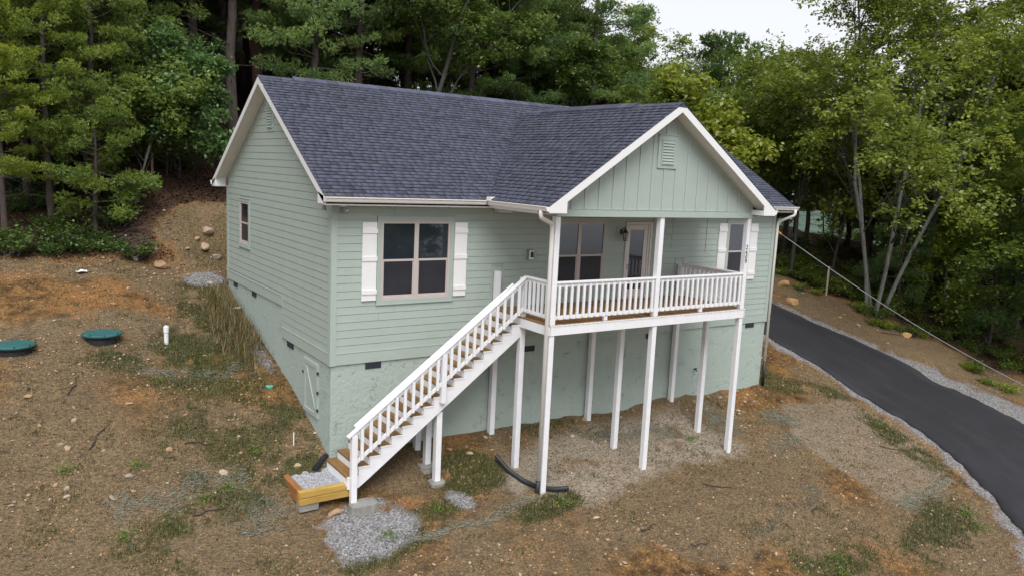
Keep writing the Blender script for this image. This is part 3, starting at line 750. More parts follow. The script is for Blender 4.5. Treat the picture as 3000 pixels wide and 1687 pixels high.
# gutters
def gprof(s=1): return [(0,-.0),(0,-.115),(.07*s,-.115),(.085*s,-.09),(.10*s,-.045),(.125*s,-.02),(.125*s,.0),(.112*s,.0),(.112*s,-.014),(.02*s,-.014)]
def gutter(axis, base, z, a, b, s):
    mb = MB().prism([(base+p[0],z+p[1]) for p in gprof(s)],axis,a,b) ; return part(mb,'gutter',M['gutter'])
gz = ZE-.005
gutter(0,-OE-.001,gz,-OG-.05,PX-PH-.126,-1)
gutter(1,PX-PH-.001,gz,-PF-.02,-OE-.001,-1)
gutter(0,-OE-.001,gz,PX+PH+.127,W+OG+.12,-1)
gutter(1,PX+PH+.001,gz,-PF-.02,-OE-.001,1)
gutter(0,L+OE+.001,gz,-OG-.05,W+OG+.05,1)
part(MB().box(PX-PH-.14,PX-PH+.09,-OE-.132,-OE-.118,gz-.005,gz+.085).box(PX-PH-.14,PX-PH-.126,-OE-.30,-OE-.133,gz-.005,gz+.085),'splash_guard',M['gutter'])
# downspouts
def spout(path, w_, h_, name='downspout', mt='gutter'):
    mb = MB(); path = [Vector(p) for p in path]
    # smooth the bends
    pts = [path[0]]
    for i in range(1,len(path)-1):
        a,b,c = path[i-1:i+2]; r = min(.10,(b-a).length/2.2,(c-b).length/2.2)
        p0 = b+(a-b).normalized()*r; p1 = b+(c-b).normalized()*r
        for t in (0,.25,.5,.75,1): pts.append((p0*(1-t)+b*t)*(1-t)+(b*(1-t)+p1*t)*t)
    pts.append(path[-1])
    mb.tube(pts,[w_]*len(pts),10); o = part(mb,name,M[mt],smooth=True); return o
spout([(3.72,-2.66,gz-.10),(3.72,-2.66,3.56),(4.20,-2.46,3.40),(4.205,-2.44,-2.62)],.050,.03)
spout([(15.50,-.53,gz-.10),(15.50,-.53,3.55),(15.285,-.06,3.30),(15.285,-.06,-1.38)],.045,.03)
spout([(15.285,-.06,-1.36),(15.285,-.07,-2.2)],.052,.03,'downspout_boot','blackplastic')
spout([(4.215,-2.42,-2.60),(4.20,-2.44,-3.12)],.056,.03,'downspout_boot','blackplastic')
# beam block on the wall beside the stairs and porch side beams
part(MB().box(4.2,4.6,-.26,-.036,3.50,3.624),'beam_block',M['door'])
for x0,x1 in ((4.262,4.40),(10.80,10.95)): part(MB().box(x0,x1,-DY+.125,-.30,3.575,3.625),'side_beam',M['siding_trim'])
part(MB().box(4.30,10.90,-DY+.125,-.03,3.630,3.65),'porch_ceiling',M['soffit'])

# windows
def panel(P, u0, u1, o0, o1, z0, z1):
    return MB().add([P(u0,o0,z0),P(u1,o0,z0),P(u1,o1,z0),P(u0,o1,z0),P(u0,o0,z1),P(u1,o0,z1),P(u1,o1,z1),P(u0,o1,z1)],[(3,2,1,0),(4,5,6,7),(0,1,5,4),(1,2,6,5),(2,3,7,6),(3,0,4,7)])
def window(P, u0, u1, z0, z1, bays, trim=.10):
    f = MB(); g = .055
    for a,b,c,e in ((u0,u1,z1-g,z1),(u0,u1,z0,z0+g),(u0,u0+g,z0+g,z1-g),(u1-g,u1,z0+g,z1-g)):
        q = panel(P,a,b,-.03,.030,c,e); f.add(q.v,q.f)
    win = f.build('window',M['tan'],house)
    t = trim
    for a,b,c,e,o in ((u0-t,u1+t,z1,z1+t,.042),(u0-t,u1+t,z0-t,z0,.042),(u0-t,u0,z0,z1,.040),(u1,u1+t,z0,z1,.040)):
        panel(P,a,b,0,o,c,e).build('trim',M['siding_trim'],win)
    panel(P,u0-t-.015,u1+t+.015,0,.055,z1+t,z1+t+.02).build('drip_cap',M['siding_trim'],win)
    panel(P,u0-t-.01,u1+t+.01,.0,.05,z0-t-.018,z0-t).build('sill',M['siding_trim'],win)
    wd = (u1-u0-2*g); mu = .11; bw = (wd-mu*(bays-1))/bays; zm = (z0+z1)/2
    for i in range(bays):
        a = u0+g+i*(bw+mu); b = a+bw
        if i: panel(P,a-mu,a,-.03,.026,z0+g,z1-g).build('mullion',M['tan'],win)
        panel(P,a,b,-.02,.016,zm-.025,zm+.025).build('meeting_rail',M['tan'],win)
        q = MB()
        for r in ((a,a+.03,z0+g,zm-.025),(b-.03,b,z0+g,zm-.025),(a+.03,b-.03,z0+g,z0+g+.045)):
            s = panel(P,r[0],r[1],-.02,.010,r[2],r[3]); q.add(s.v,s.f)
        q.build('sash',M['tan'],win)
        panel(P,a,b,-.001,.006,zm+.025,z1-g).build('pane',M['pane'],win)
        panel(P,a+.03,b-.03,-.001,.008,z0+g+.045,zm-.025).build('screen',M['screen'],win)
    return win
PW = lambda u,o,z:(u,-o,z)
window(PW,1.17,2.98,1.45,3.265,2); window(PW,6.10,7.90,1.45,3.265,2); window(PW,12.97,13.90,1.45,3.265,1,.09)
window(lambda u,o,z:(-o,u,z),6.30,7.17,2.07,3.29,1,.09)
def shutter(u0, u1, z0, z1):
    n = 3; wd = (u1-u0)/n
    s = MB().box(u0,u1,-.040,-.022,z0,z1).build('shutter',M['white_trim'],house)
    MB().box(u0+.002,u1-.002,-.052,-.041,z0,z1).build('board',M['white_trim'],s)
    for zc in (z0+.20,z0+(z1-z0)*.535,z1-.20): MB().box(u0-.008,u1+.008,-.072,-.053,zc-.05,zc+.05).build('batten',M['white_trim'],s)
for a,b in ((.70,1.055),(3.095,3.445),(12.52,12.87),(13.99,14.34)): shutter(a,b,1.45,3.24)
# door
dr = MB()
for a,b,c,e in ((8.66,9.68,3.20,3.265),(8.66,8.72,1.12,3.20),(9.60,9.68,1.12,3.20)): dr.box(a,b,-.045,-.0,c,e)
dr.box(8.66,9.68,-.05,0,1.10,1.12)
door = part(dr,'door',M['door'])
lf = MB()
for a,b,c,e in ((8.73,8.83,1.14,3.19),(9.36,9.50,1.14,3.19),(8.83,9.36,3.05,3.19),(8.83,9.36,1.14,1.36)): lf.box(a,b,-.030,-.004,c,e)
lf.box(9.525,9.598,-.026,-.004,1.14,3.19)
lf.build('door_leaf',M['door'],door)
MB().box(8.832,9.358,-.016,-.002,1.362,3.048).build('pane',M['pane'],door)
MB().box(9.502,9.523,-.012,-.004,1.14,3.19).build('weather_strip',M['black'],door)
MB().tube([(8.78,-.03,2.06),(8.78,-.075,2.06)],.016,8).tube([(8.78,-.03,1.98),(8.78,-.07,1.98),(8.78,-.085,1.98)],[.018,.018,.03],8).build('handle',M['grey'],door)
# wall lantern
lt = MB().box(8.30,8.44,-.046,-.022,2.84,3.14); lan = part(lt,'wall_lantern',M['siding_trim'])
MB().tube([(8.46,-.05,2.98),(8.46,-.10,3.08),(8.47,-.16,3.12),(8.48,-.20,3.07)],.016,8).box(8.415,8.505,-.062,-.05,2.92,3.06).build('arm',M['black'],lan)
MB().lathe([(.085,.0),(.06,.06),(.02,.10),(.01,.13)],(8.48,-.20,2.975),6).build('lamp_cap',M['black'],lan)
MB().lathe([(.05,-.20),(.075,0)],(8.48,-.20,2.975),6).build('lamp_glass',M['lampglass'],lan)
fr = MB()
for k in range(6):
    t = math.pi/3*k; fr.bar((8.48+.052*math.cos(t),-.20+.052*math.sin(t),2.775),(8.48+.078*math.cos(t),-.20+.078*math.sin(t),2.975),.010,.010)
fr.lathe([(.055,-.225),(.055,-.20)],(8.48,-.20,2.975),6); fr.build('lamp_frame',M['black'],lan)
# control panel box, spigot, flood lights
bx = part(MB().box(5.28,5.46,-.10,-.02,2.28,2.55),'doorbell_box',M['grey']); MB().lathe([(.045,0),(.045,.11),(.03,.15)],(5.38,-.105,2.35),10).build('cover',M['black'],bx); MB().box(5.30,5.44,-.108,-.10,2.30,2.53).build('plate',M['pvc'],bx)
part(MB().tube([(11.93,.0,-1.3),(11.93,-.08,-1.3),(11.93,-.11,-1.36)],.02,8).tube([(11.87,-.08,-1.27),(11.99,-.08,-1.27)],.014,6),'spigot',M['black'])
fl = part(MB().lathe([(.05,0),(.05,.03)],(.16,-.22,3.59),12),'flood_light',M['pvc'])
for dx,dy in ((.0,.08),(.06,-.08)):
    MB().tube([(.16,-.22,3.60),(.16+dx*.7,-.22+dy,3.55)],.014,6).tube([(.16+dx,-.22+dy,3.56),(.16+dx-.03,-.22+dy-.05,3.47)],[.025,.055],10).build('lamp_head',M['grey'],fl)
fl = part(MB().lathe([(.05,0),(.05,.03)],(-.2,-.05,3.61),12),'flood_light',M['pvc']); MB().tube([(-.2,-.05,3.62),(-.22,-.05,3.50)],[.03,.06],10).build('lamp_head',M['grey'],fl)
# crawl space vents and hatch
def fvent(P, u0, u1, z0, z1):
    b = panel(P,u0,u1,0,.012,z0,z1).build('foundation_vent',M['ventdark'],house)
    n = 10; wd = (u1-u0)/n
    for i in range(n): panel(P,u0+i*wd+.008,u0+(i+1)*wd-.010,.0125,.026,z0+.015,z1-.015).build('slat',M['ventdark'],b)
PV = lambda u,o,z:(u,.012-o,z); PVL = lambda u,o,z:(.012-o,u,z)
for a,b in ((.85,1.25),(5.30,5.70),(9.76,10.16),(14.21,14.62)): fvent(PV,a,b,-.165,-.005)
fvent(PVL,7.58,7.96,.655,.815); fvent(PVL,5.66,6.05,.655,.815); fvent(PVL,2.50,2.96,-.165,-.005)
ht = panel(PVL,.73,1.68,0,.022,-1.47,-.14).build('crawl_hatch',M['siding_trim'],house)
for a,b,c,e in ((.75,1.66,-.26,-.16),(.75,1.66,-1.45,-1.35),(.75,.85,-1.35,-.26),(1.56,1.66,-1.35,-.26)): panel(PVL,a,b,.0225,.045,c,e).build('rail',M['siding_trim'],ht)
MB().bar((-.022,.86,-1.33),(-.022,1.55,-.28),.085,.018,up=(1,0,0)).build('brace',M['siding_trim'],ht)
for z in (-1.25,-.82,-.35): panel(PVL,.70,.76,.02,.05,z-.03,z+.03).build('hinge',M['black'],ht)
panel(PVL,1.64,1.72,.045,.06,-.55,-.49).build('latch',M['black'],ht)
# cable attachment is built with the cable

# ------------------------------------------------------------------ porch: deck, posts, railing
porch = part(MB().box(4.262,10.935,-2.478,-.04,.86,1.062),'porch',M['white'])       # joist frame
part(MB().box(4.248,10.952,-2.52,-2.480,.855,1.062),'rim_joist',M['white'],porch)
part(MB().box(4.222,4.260,-2.52,-.04,.855,1.062),'rim_joist',M['white'],porch); part(MB().box(10.937,10.975,-2.52,-.04,.855,1.062),'rim_joist',M['white'],porch)
x = 4.235; 
while x < 10.95:
    wd = min(.136,10.965-x)
    MB().box(x,x+wd,-2.525,-.036,1.0645,1.10+random.uniform(-.001,.002)).build('deck_board',M['deck'],porch)
    MB().box(x+.001,x+wd-.001,-2.5285,-2.5252,1.066,1.099).build('board_end',M['white'],porch)
    x += .1415
PXS = (4.33,7.587,10.866)
def post(x, yc, z0, z1, s=.07): return MB().box(x-s,x+s,yc-s,yc+s,z0,z1).build('post',M['white'],porch,bevel=.006)
for i,x in enumerate(PXS):
    post(x,-2.43,(-3.5,-3.5,-3.4)[i],3.576)
    post(x,-1.28,-3.3,(2.03,.855,.855)[i])
    post(x,-.125,-2.9,(2.03,.855,2.02)[i])
def railing(a, b, nb, ends=True):
    a = Vector(a); b = Vector(b); d = (b-a).normalized()
    for z0,z1,wd in ((2.045,2.083,.13),(1.955,2.044,.042),(1.205,1.30,.042)):
        h = Vector((0,0,(z0+z1)/2)); MB().bar(a+h,b+h,wd,z1-z0).build('rail',M['white'],porch,bevel=.004)
    n = d.cross(Vector((0,0,1)))*.040
    for i in range(nb):
        p = a+(b-a)*((i+.5)/nb)
        MB().bar(p+Vector((0,0,1.235))+n,p+Vector((0,0,2.0))+n,.064,.036,up=n.normalized()).build('baluster',M['white'],porch)
railing((PXS[0]+.07,-2.44,0),(PXS[1]-.07,-2.44,0),17); railing((PXS[1]+.07,-2.44,0),(PXS[2]-.07,-2.44,0),17)
railing((PXS[0],-1.35,0),(PXS[0],-2.36,0),6)
railing((PXS[2],-2.36,0),(PXS[2],-.195,0),13)
for x in (5.95,9.25): MB().box(x-.05,x+.05,-2.475,-2.405,1.102,1.204).build('rail_block',M['white'],porch)
# swing chains
for x,zb in ((9.28,2.64),(10.65,2.50)):
    mb = MB(); z = 3.63
    while z > zb+.08: mb.tube([(x,-1.2,z),(x+.006,-1.2,z-.045)],.007,5); z -= .04
    mb.tube([(x,-1.2,z+.01),(x,-1.2,zb+.03),(x-.03,-1.2,zb),(x-.05,-1.2,zb+.03)],.007,6); part(mb,'swing_chain',M['grey'],porch)
# house number
for ch,zc in (('2',2.795),('6',2.655),('0',2.53),('9',2.405)):
    cu_ = bpy.data.curves.new('house_number','FONT'); cu_.body = ch; cu_.size = .165; cu_.align_x = 'CENTER'; cu_.extrude = .004; cu_.shear = .15; cu_.materials.append(M['black'])
    o = bpy.data.objects.new('house_number',cu_); COL.objects.link(o); o.rotation_euler = (math.pi/2,0,0); o.location = (10.835,-2.506,zc-.057)
    bpy.context.view_layer.update(); me_ = bpy.data.meshes.new_from_object(o.evaluated_get(bpy.context.evaluated_depsgraph_get())); loc_ = o.matrix_world.copy(); bpy.data.objects.remove(o)
    me_.transform(loc_); obj('house_number',me_,porch)

# ------------------------------------------------------------------ staircase
RI, RU = .19, .257; XD = 4.262; ZD = 1.10
st = MB(); pts = []
NT = 17
for k in range(NT+1):                        # sawtooth top edge from the deck down
    xk = XD-RU*k; zk = ZD-RI*(k+1)-.04
    pts.append((xk,zk+RI if k else zk+RI)); pts.append((xk,zk))
pts = pts[:-1]
xe = XD-RU*NT
low = [(xe+.02,-2.42),(.19,-2.40),(XD,-2.40+(XD-.19)*.7393-.0)]
poly = [(p[0],p[1]) for p in pts]
top = []
for k in range(NT):
    top += [(XD-RU*k, ZD-RI*(k+1)-.038),(XD-RU*(k+1), ZD-RI*(k+1)-.038)]
def stringer(y0, y1):
    # built as one strip per step so that faces stay convex
    mb = MB()
    for k in range(NT):
        xa,xb = XD-RU*(k+1), XD-RU*k; zt0 = ZD-RI*(k+1)-.038
        bl = lambda x: max(-2.42,-2.40+(x-.19)*.7393)
        mb.prism([(xa,bl(xa)),(xb,bl(xb)),(xb,zt0),(xa,zt0)],1,y0,y1)
    return mb
stair = stringer(-1.345,-1.307).build('staircase',M['white'],house)
stringer(-.76,-.722).build('stringer',M['white'],stair); stringer(-.23,-.192).build('stringer',M['white'],stair)
for k in range(1,NT+1):
    xb = XD-RU*(k-1); z = ZD-RI*k
    for a,b in ((0,.137),(.142,.284)):
        MB().box(xb-.284+a+.0+.001,xb-.284+b,-1.352,-.16,z-.036,z).build('tread',M['tread'],stair)
    MB().box(xb-.284,xb,-1.3565,-1.3525,z-.037,z-.001).build('tread_end',M['white'],stair)
    MB().box(xb-.02,xb-.001,-1.306,-.19,z+.001,z+RI-.037).build('riser',M['white'],stair)
MB().box(xe-.02,xe-.001,-1.306,-.19,-2.36,ZD-RI*NT-.037).build('riser',M['white'],stair)
rz = lambda x: 2.0+(x-4.262)*RI/RU
def newel(x, z0, z1, y=-1.40, s=.055): MB().box(x-s,x+s,y-s+.001,y+s-.012,z0,z1).build('newel',M['white'],stair,bevel=.005)
newel(.0,-2.95,rz(.0)-.05,-1.402,.065); newel(2.14,-.75,rz(2.14)-.05,-1.402,.06)
NY_ = -1.402
MB().bar((-.14,NY_,rz(-.14)+.03),(4.28,NY_,rz(4.28)+.03),.13,.036).build('handrail',M['white'],stair,bevel=.004)
MB().bar((-.06,NY_,rz(-.06)-.045),(4.262,NY_,rz(4.262)-.045),.042,.085).build('rail',M['white'],stair)
MB().bar((.0,NY_,rz(.0)-.70),(4.262,NY_,rz(4.262)-.70),.042,.075).build('rail',M['white'],stair)
MB().bar((.05,NY_+.09,rz(.05)+.085),(4.0,NY_+.09,rz(4.0)+.085),.035,.05).build('grip_rail',M['white'],stair)
for s0,s1,n in ((.07,2.07,10),(2.21,4.20,10)):
    for i in range(n):
        x = s0+(s1-s0)*(i+.5)/n
        MB().box(x-.034,x+.034,NY_-.058,NY_-.022,rz(x)-.735,rz(x)-.03).build('baluster',M['white'],stair)
for x,y,z0 in ((2.135,-1.235,-2.66),(2.14,-.74,-2.42),(2.14,-.215,-2.6)): MB().box(x-.07,x+.07,y-.07,y+.07,z0,-1.0).build('support_post',M['white'],stair)

# ------------------------------------------------------------------ yard things
# timber landing box with gravel at the foot of the stairs
lb = tag(empty('landing_box',(-.55,-.6,-2.7)),'low timber box filled with grey gravel at the foot of the stairs','landing box')
MB().box(-1.15,-.02,-1.30,-1.16,-2.44,-2.30).build('timber',M['timber_x'],lb,bevel=.008)
MB().box(-1.15,-.02,-1.312,-1.17,-2.59,-2.450).build('timber',M['timber_x'],lb,bevel=.008)
MB().box(-1.15,-1.01,-1.158,.10,-2.44,-2.302).build('timber',M['timber_y'],lb,bevel=.008)
MB().box(-1.152,-1.012,-1.163,.10,-2.583,-2.443).build('timber',M['timber_y'],lb,bevel=.008)
MB().box(-.115,-.025,-1.155,-.10,-2.44,-2.315).build('timber',M['timber_y'],lb,bevel=.008)
MB().box(-1.14,-.72,-1.29,-1.05,-2.75,-2.588).build('base_block',M['concrete'],lb,bevel=.01)
N = 60; xs,ys = np.meshgrid(np.linspace(-1.008,-.118,N),np.linspace(-1.158,.10,N)); zz = -2.345+.05*sstep(-.5,.1,ys)+(fbm(xs*9,ys*9,3,5)-.5)*.07
ig = np.arange(N*N).reshape(N,N); Fg = np.stack([ig[:-1,:-1],ig[:-1,1:],ig[1:,1:],ig[1:,:-1]],-1).reshape(-1,4)
def gravel_bed_mat():
    mm,n,p = mat('gravel_bed'); g = geo(n); vo = nd(n,'ShaderNodeTexVoronoi'); vo.inputs['Scale'].default_value = 38; n.links.new(g,vo.inputs['Vector'])
    n.links.new(ramp(n,vo.outputs['Color'],[(0,(.16,.16,.18)),(.5,(.33,.33,.36)),(1,(.52,.52,.55))]).outputs[0],p.inputs['Base Color']); p.inputs['Roughness'].default_value = .9
    bump(n,p,vo.outputs['Distance'],.02,.9); return mm
M['gravelbed'] = gravel_bed_mat()
o = obj('gravel_fill',mesh_np('gravel_fill',np.stack([xs,ys,zz],-1).reshape(-1,3),Fg,M['gravelbed'],smooth=True),lb); o['kind'] = 'stuff'
# concrete footings
def footing(x, y, z, sx, sy, h, lab):
    mb = MB(); n = 12; rr = random.Random(int(x*100)); b = []
    for k in range(n):
        t = 2*math.pi*k/n; r = 1/max(abs(math.cos(t)),abs(math.sin(t)))**.85*rr.uniform(.94,1.06); b.append((math.cos(t)*r*sx,math.sin(t)*r*sy))
    vs = [(x+p[0]*1.05,y+p[1]*1.05,z-h) for p in b]+[(x+p[0],y+p[1],z-.03) for p in b]+[(x+p[0]*.9,y+p[1]*.9,z) for p in b]
    fs = [tuple(range(2*n,3*n))]+[(i,(i+1)%n,(i+1)%n+n,i+n) for i in range(n)]+[(i+n,(i+1)%n+n,(i+1)%n+2*n,i+2*n) for i in range(n)]
    tag(mb.add(vs,fs).build('concrete_footing',M['concrete']),lab,'footing','concrete footings under the stairs')
footing(2.14,-1.24,-2.66,.20,.18,.35,'rough concrete footing under the front support post of the stairs')
footing(2.14,-.74,-2.42,.22,.20,.3,'square concrete block under the middle support post of the stairs')
footing(.20,-1.50,-2.69,.30,.20,.35,'broad rough concrete pad under the bottom newel of the stairs')
# corrugated drain pipe
def corrugated(path, r, name, label):
    P = catmull([(a[0],a[1]) for a in path],int(60)); Zs = np.interp(np.linspace(0,len(path)-1,60),range(len(path)),[a[2] for a in path])
    pts = []; rad = []
    L_ = 60
    for i in range(L_-1):
        for s in (0,.5):
            q = P[i]*(1-s)+P[i+1]*s; pts.append((q[0],q[1],Zs[i]*(1-s)+Zs[i+1]*s)); rad.append(r if s == 0 else r*.86)
    o = MB().tube(pts,rad,12).build(name,M['blackplastic']); return tag(o,label,'drain pipe')
corrugated([(3.95,-1.0,-2.46),(4.0,-1.5,-2.66),(4.12,-1.95,-2.78),(4.30,-2.25,-2.85),(4.60,-2.52,-2.88),(5.0,-2.62,-2.90)],.06,'drain_pipe','black corrugated drain pipe curving around the front left porch posts')
corrugated([(-.02,.12,-2.16),(-.16,.0,-2.20),(-.30,-.12,-2.25),(-.44,-.24,-2.31)],.075,'drain_pipe','short black drain pipe poking from the house corner into the gravel box')
# septic riser lids
def lid(x, y, r, lab):
    z = hz(x,y); root = tag(empty('septic_lid',(x,y,z)),lab,'septic lid','green septic lids')
    MB().lathe([(r*.80,-.35),(r*.82,.0),(r*.90,.085)],(x,y,z+.03),36).build('riser',M['blackplastic'],root,smooth=False)
    l = MB().lathe([(r*.97,.0),(r,.02),(r,.045),(r*.93,.06),(r*.9,.066),(.02,.075)],(x,y,z+.105),36).build('lid',M['lidgreen'],root)
    for k in range(8):
        t = math.pi/4*k; MB().lathe([(.02,0),(.02,.012)],(x+r*.94*math.cos(t),y+r*.94*math.sin(t),z+.166),8).build('bolt',M['black'],l)
lid(-3.92,5.65,.47,'green septic lid nearer to the house and the white pipe')
lid(-5.86,5.40,.48,'green septic lid at the left edge of the yard')
z = hz(-2.44,5.38); pr_ = tag(empty('vent_pipe',(-2.44,5.38,z)),'short white plastic cleanout pipe standing in the yard','pipe')
MB().lathe([(.058,-.3),(.058,.36)],(-2.44,5.38,z),18).build('pipe',M['pvc'],pr_,smooth=False)
MB().lathe([(.070,.30),(.070,.44),(.060,.46)],(-2.44,5.38,z),18).lathe([(.03,.46),(.03,.49)],(-2.44,5.38,z),6).build('cap',M['pvc'],pr_)
z = hz(-.51,2.79); tag(MB().lathe([(.085,-.06),(.095,0),(.095,.025),(.08,.03)],(-.51,2.79,z+.02),20).build('cleanout_disc',paint('cap_green',(.10,.42,.30),.1,.5)),'small bright green drain cap beside the crawl space hatch','drain cap')
z = hz(-.35,1.55); tag(MB().lathe([(.014,-.1),(.014,.30)],(-.62,.62,hz(-.62,.62)),8).build('marker_stake',M['pvc']),'thin white marker stake near the house corner','stake')
tag(MB().box(-1.18,-1.10,14.36,14.40,hz(-1.14,14.38)-.2,hz(-1.14,14.38)+1.0).build('survey_stake',paint('raw_wood',(.42,.33,.24),.15)),'pale wooden survey stake at the left forest edge','stake')
tag(MB().box(26.02,26.10,5.03,5.08,hz(26.05,5.05)-.2,hz(26.05,5.05)+1.35).build('survey_stake',paint('raw_wood_b',(.50,.46,.38),.15)),'pale wooden survey stake on the bank past the driveway','stake')
# crumpled litter
def crumple(x, y, r, seed, label, name='crumpled_sheet'):
    rr = np.random.default_rng(seed); n = 9; V = []; z = hz(x,y)
    for i in range(n):
        for j in range(n):
            u = (i/(n-1)-.5)*2*r; v = (j/(n-1)-.5)*2*r; V.append((x+u+rr.normal(0,r*.12),y+v*.7+rr.normal(0,r*.12),z+.03+abs(rr.normal(0,r*.22))))
    F_ = [(a*n+b,a*n+b+1,(a+1)*n+b+1,(a+1)*n+b) for a in range(n-1) for b in range(n-1)]
    o = obj(name,mesh_np(name,V,F_,M['pvc'])); so_ = o.modifiers.new('solid','SOLIDIFY'); so_.thickness = .006
    return tag(o,label,'litter')
crumple(-3.93,9.72,.14,1,'crumpled white plastic sheet on the dirt at the forest edge')
crumple(-.17,7.1,.13,2,'white scrap lying in tall grass against the house wall')
# cable from the house corner down to the ground across the drive
A = Vector((15.26,.35,3.20)); Bc = Vector((26.3,-4.05,-2.75)); pts = []
for i in range(25):
    t = i/24; p = A.lerp(Bc,t); p.z -= .28*math.sin(math.pi*t)*1.0; pts.append(p)
cb = tag(empty('guy_cable',tuple(Bc)),'grey steel cable running from the house corner down across the driveway','cable')
MB().tube(pts,.013,6).build('cable',paint('steel_cable',(.30,.30,.31),.1,.4),cb,smooth=True)
MB().tube([pts[0],A.lerp(pts[2],.55)],.04,8).build('guard',paint('guard_yellow',(.75,.45,.02),.08,.5),cb)
MB().tube([Bc+Vector((-.05,.02,.05)),Bc+Vector((.25,-.1,-.7))],.03,8).build('anchor',M['grey'],cb)
MB().box(15.20,15.30,.28,.42,3.12,3.28).build('bracket',M['grey'],cb)

# ------------------------------------------------------------------ stones
def rock_mesh(seed, rough=.25):
    import bmesh
    bm = bmesh.new(); bmesh.ops.create_icosphere(bm,subdivisions=2,radius=1); rr = np.random.default_rng(seed)
    pl = [(Vector(rr.normal(0,1,3)).normalized(),rr.uniform(.55,.9)) for _ in range(9)]
    for v in bm.verts:
        for n_,d_ in pl:
            e = v.co.dot(n_)-d_
            if e > 0: v.co -= n_*e
        v.co *= 1+rr.uniform(-.05,.05)
    me = bpy.data.meshes.new('stone'); bm.to_mesh(me); bm.free(); return me
rocks = [rock_mesh(40+i) for i in range(7)]
for r in rocks: r.materials.append(M['stone'])
bould = [rock_mesh(90+i) for i in range(3)]
for r in bould: r.materials.append(M['boulder'])
def put_rock(me, x, y, s, name, label, group=None, flat=.6):
    o = obj(name,me); o.location = (x,y,hz(x,y)+s*flat*.25); o.scale = (s*random.uniform(.8,1.3),s*random.uniform(.7,1.1),s*flat*random.uniform(.8,1.2))
    o.rotation_euler = (random.uniform(-.3,.3),random.uniform(-.3,.3),random.uniform(0,6.28)); return tag(o,label,'stone',group)
rr = random.Random(3)
def free(x, y): return not (-.15 < x < W+.1 and -.1 < y < L+.1) and not (-1.3 < x < .1 and -1.4 < y < .2)
cnt = 0
for (n,cx,cy,sx,sy,s0,s1,lab,grp) in [
    (46,-5.0,1.2,1.5,1.3,.04,.12,'pale stone among the many lying on the bare ground at the left of the yard','stones on the left of the yard'),
    (22,-3.5,7.5,2.0,1.5,.04,.09,'pale stone on the upper yard behind the septic lids','stones on the upper left yard'),
    (26,-1.2,10.4,1.2,.7,.06,.20,'tan rock fallen on the clay slope behind the house corner','rocks on the clay slope'),
    (30,2.5,-4.2,2.4,.8,.04,.10,'small tan stone on the dirt between the gravel patch and the porch posts','stones in front of the stairs'),
    (30,9.0,-5.6,3.0,1.4,.03,.08,'small stone on the brown soil of the front yard','stones on the front yard'),
    (22,7.8,-.45,3.6,.30,.05,.13,'tan stone at the foot of the stucco wall under the porch','stones along the foundation'),
    (14,13.2,-.5,1.2,.4,.05,.12,'tan stone near the right front corner of the foundation','stones at the right corner'),
    (14,24.8,2.0,1.0,3.0,.06,.14,'stone on the bare bank beyond the driveway','stones on the right bank')]:
    for i in range(n):
        for _ in range(20):
            x,y = rr.gauss(cx,sx),rr.gauss(cy,sy)
            if free(x,y): break
        put_rock(rocks[cnt%7],x,y,(s0+(s1-s0)*rr.random()**2.2)*.8,'stone',lab,grp); cnt += 1
put_rock(bould[0],22.9,4.55,.27,'boulder','orange boulder beside the driveway just right of the house',flat=.9); put_rock(bould[1],24.1,6.0,.28,'boulder','brown boulder half hidden in shrubs up the right bank',flat=.8)
put_rock(bould[2],26.5,1.3,.24,'boulder','small orange boulder on the bank below the grey tree trunks',flat=.6); put_rock(rocks[2],-1.55,10.55,.32,'boulder','largest pale boulder on the clay slope left of the house',flat=.55)
put_rock(bould[1],30.5,-.6,.22,'boulder','small orange boulder in the undergrowth at the right',flat=.6)
put_rock(rocks[4],-.75,-.02,.13,'stone','pinkish stone sitting on the back of the gravel box'); put_rock(rocks[1],-.30,-1.46,.11,'stone','rounded tan stone wedged under the front of the timber box'); put_rock(rocks[5],-.46,-1.50,.13,'stone','yellowish round stone below the front timber')
# pale rocks bedded in the clay cut bank
for x_,y_,s_,lab in ((-.25,11.05,.30,'pale grey rock bedded low in the clay bank behind the house corner'),(-.05,11.35,.36,'large whitish rock bedded in the middle of the clay bank'),(-.45,11.2,.18,'small buff rock at the left of the clay bank'),(.1,10.85,.22,'flat pale rock at the foot of the clay bank')):
    put_rock(rocks[int(s_*100)%7],x_+.1,y_,s_*.62,'bank_rock',lab,None,.8)

# fallen sticks
M['stick'] = paint('stick_bark',(.045,.036,.032),.3,.9,8,.003)
for i,(x_,y_,a_,l_,lab) in enumerate([(8.6,-3.6,-.6,.9,'dark stick lying in front of the middle porch post'),(5.6,-4.6,.3,.6,'crooked twig on the soil before the drain pipe'),(6.4,-5.3,-.2,.5,'short dark twig on the front yard'),(-4.9,3.3,1.2,.9,'long dark stick among the stones of the left yard'),(-4.7,1.4,1.0,.8,'dark root lying on the bare left yard'),(-2.9,1.1,-.3,.6,'twig in the thin grass left of the stairs'),(-3.2,-.9,.1,.7,'grey bark strip across the lower left yard'),(7.6,-6.1,.2,.5,'small stick near the bottom edge of the yard'),(16.2,-3.9,-.7,.7,'dark stick on the straw blanket'),(10.6,-5.5,.5,.6,'thin stick on the brown front yard'),(25.4,1.8,-.5,1.1,'fallen branch on the bank beyond the driveway'),(28.5,-1.2,-.4,1.3,'pale fallen branch at the edge of the right wood')]):
    rk = random.Random(i); pts_ = []
    for k_ in range(5):
        t_ = k_/4*l_; px_ = x_+math.cos(a_)*t_+rk.uniform(-.05,.05); py_ = y_+math.sin(a_)*t_+rk.uniform(-.05,.05); pts_.append((px_,py_,hz(px_,py_)+.025))
    tag(MB().tube(pts_,[.018,.016,.013,.010,.005],6).build('fallen_stick',M['stick']),lab,'stick','fallen sticks')

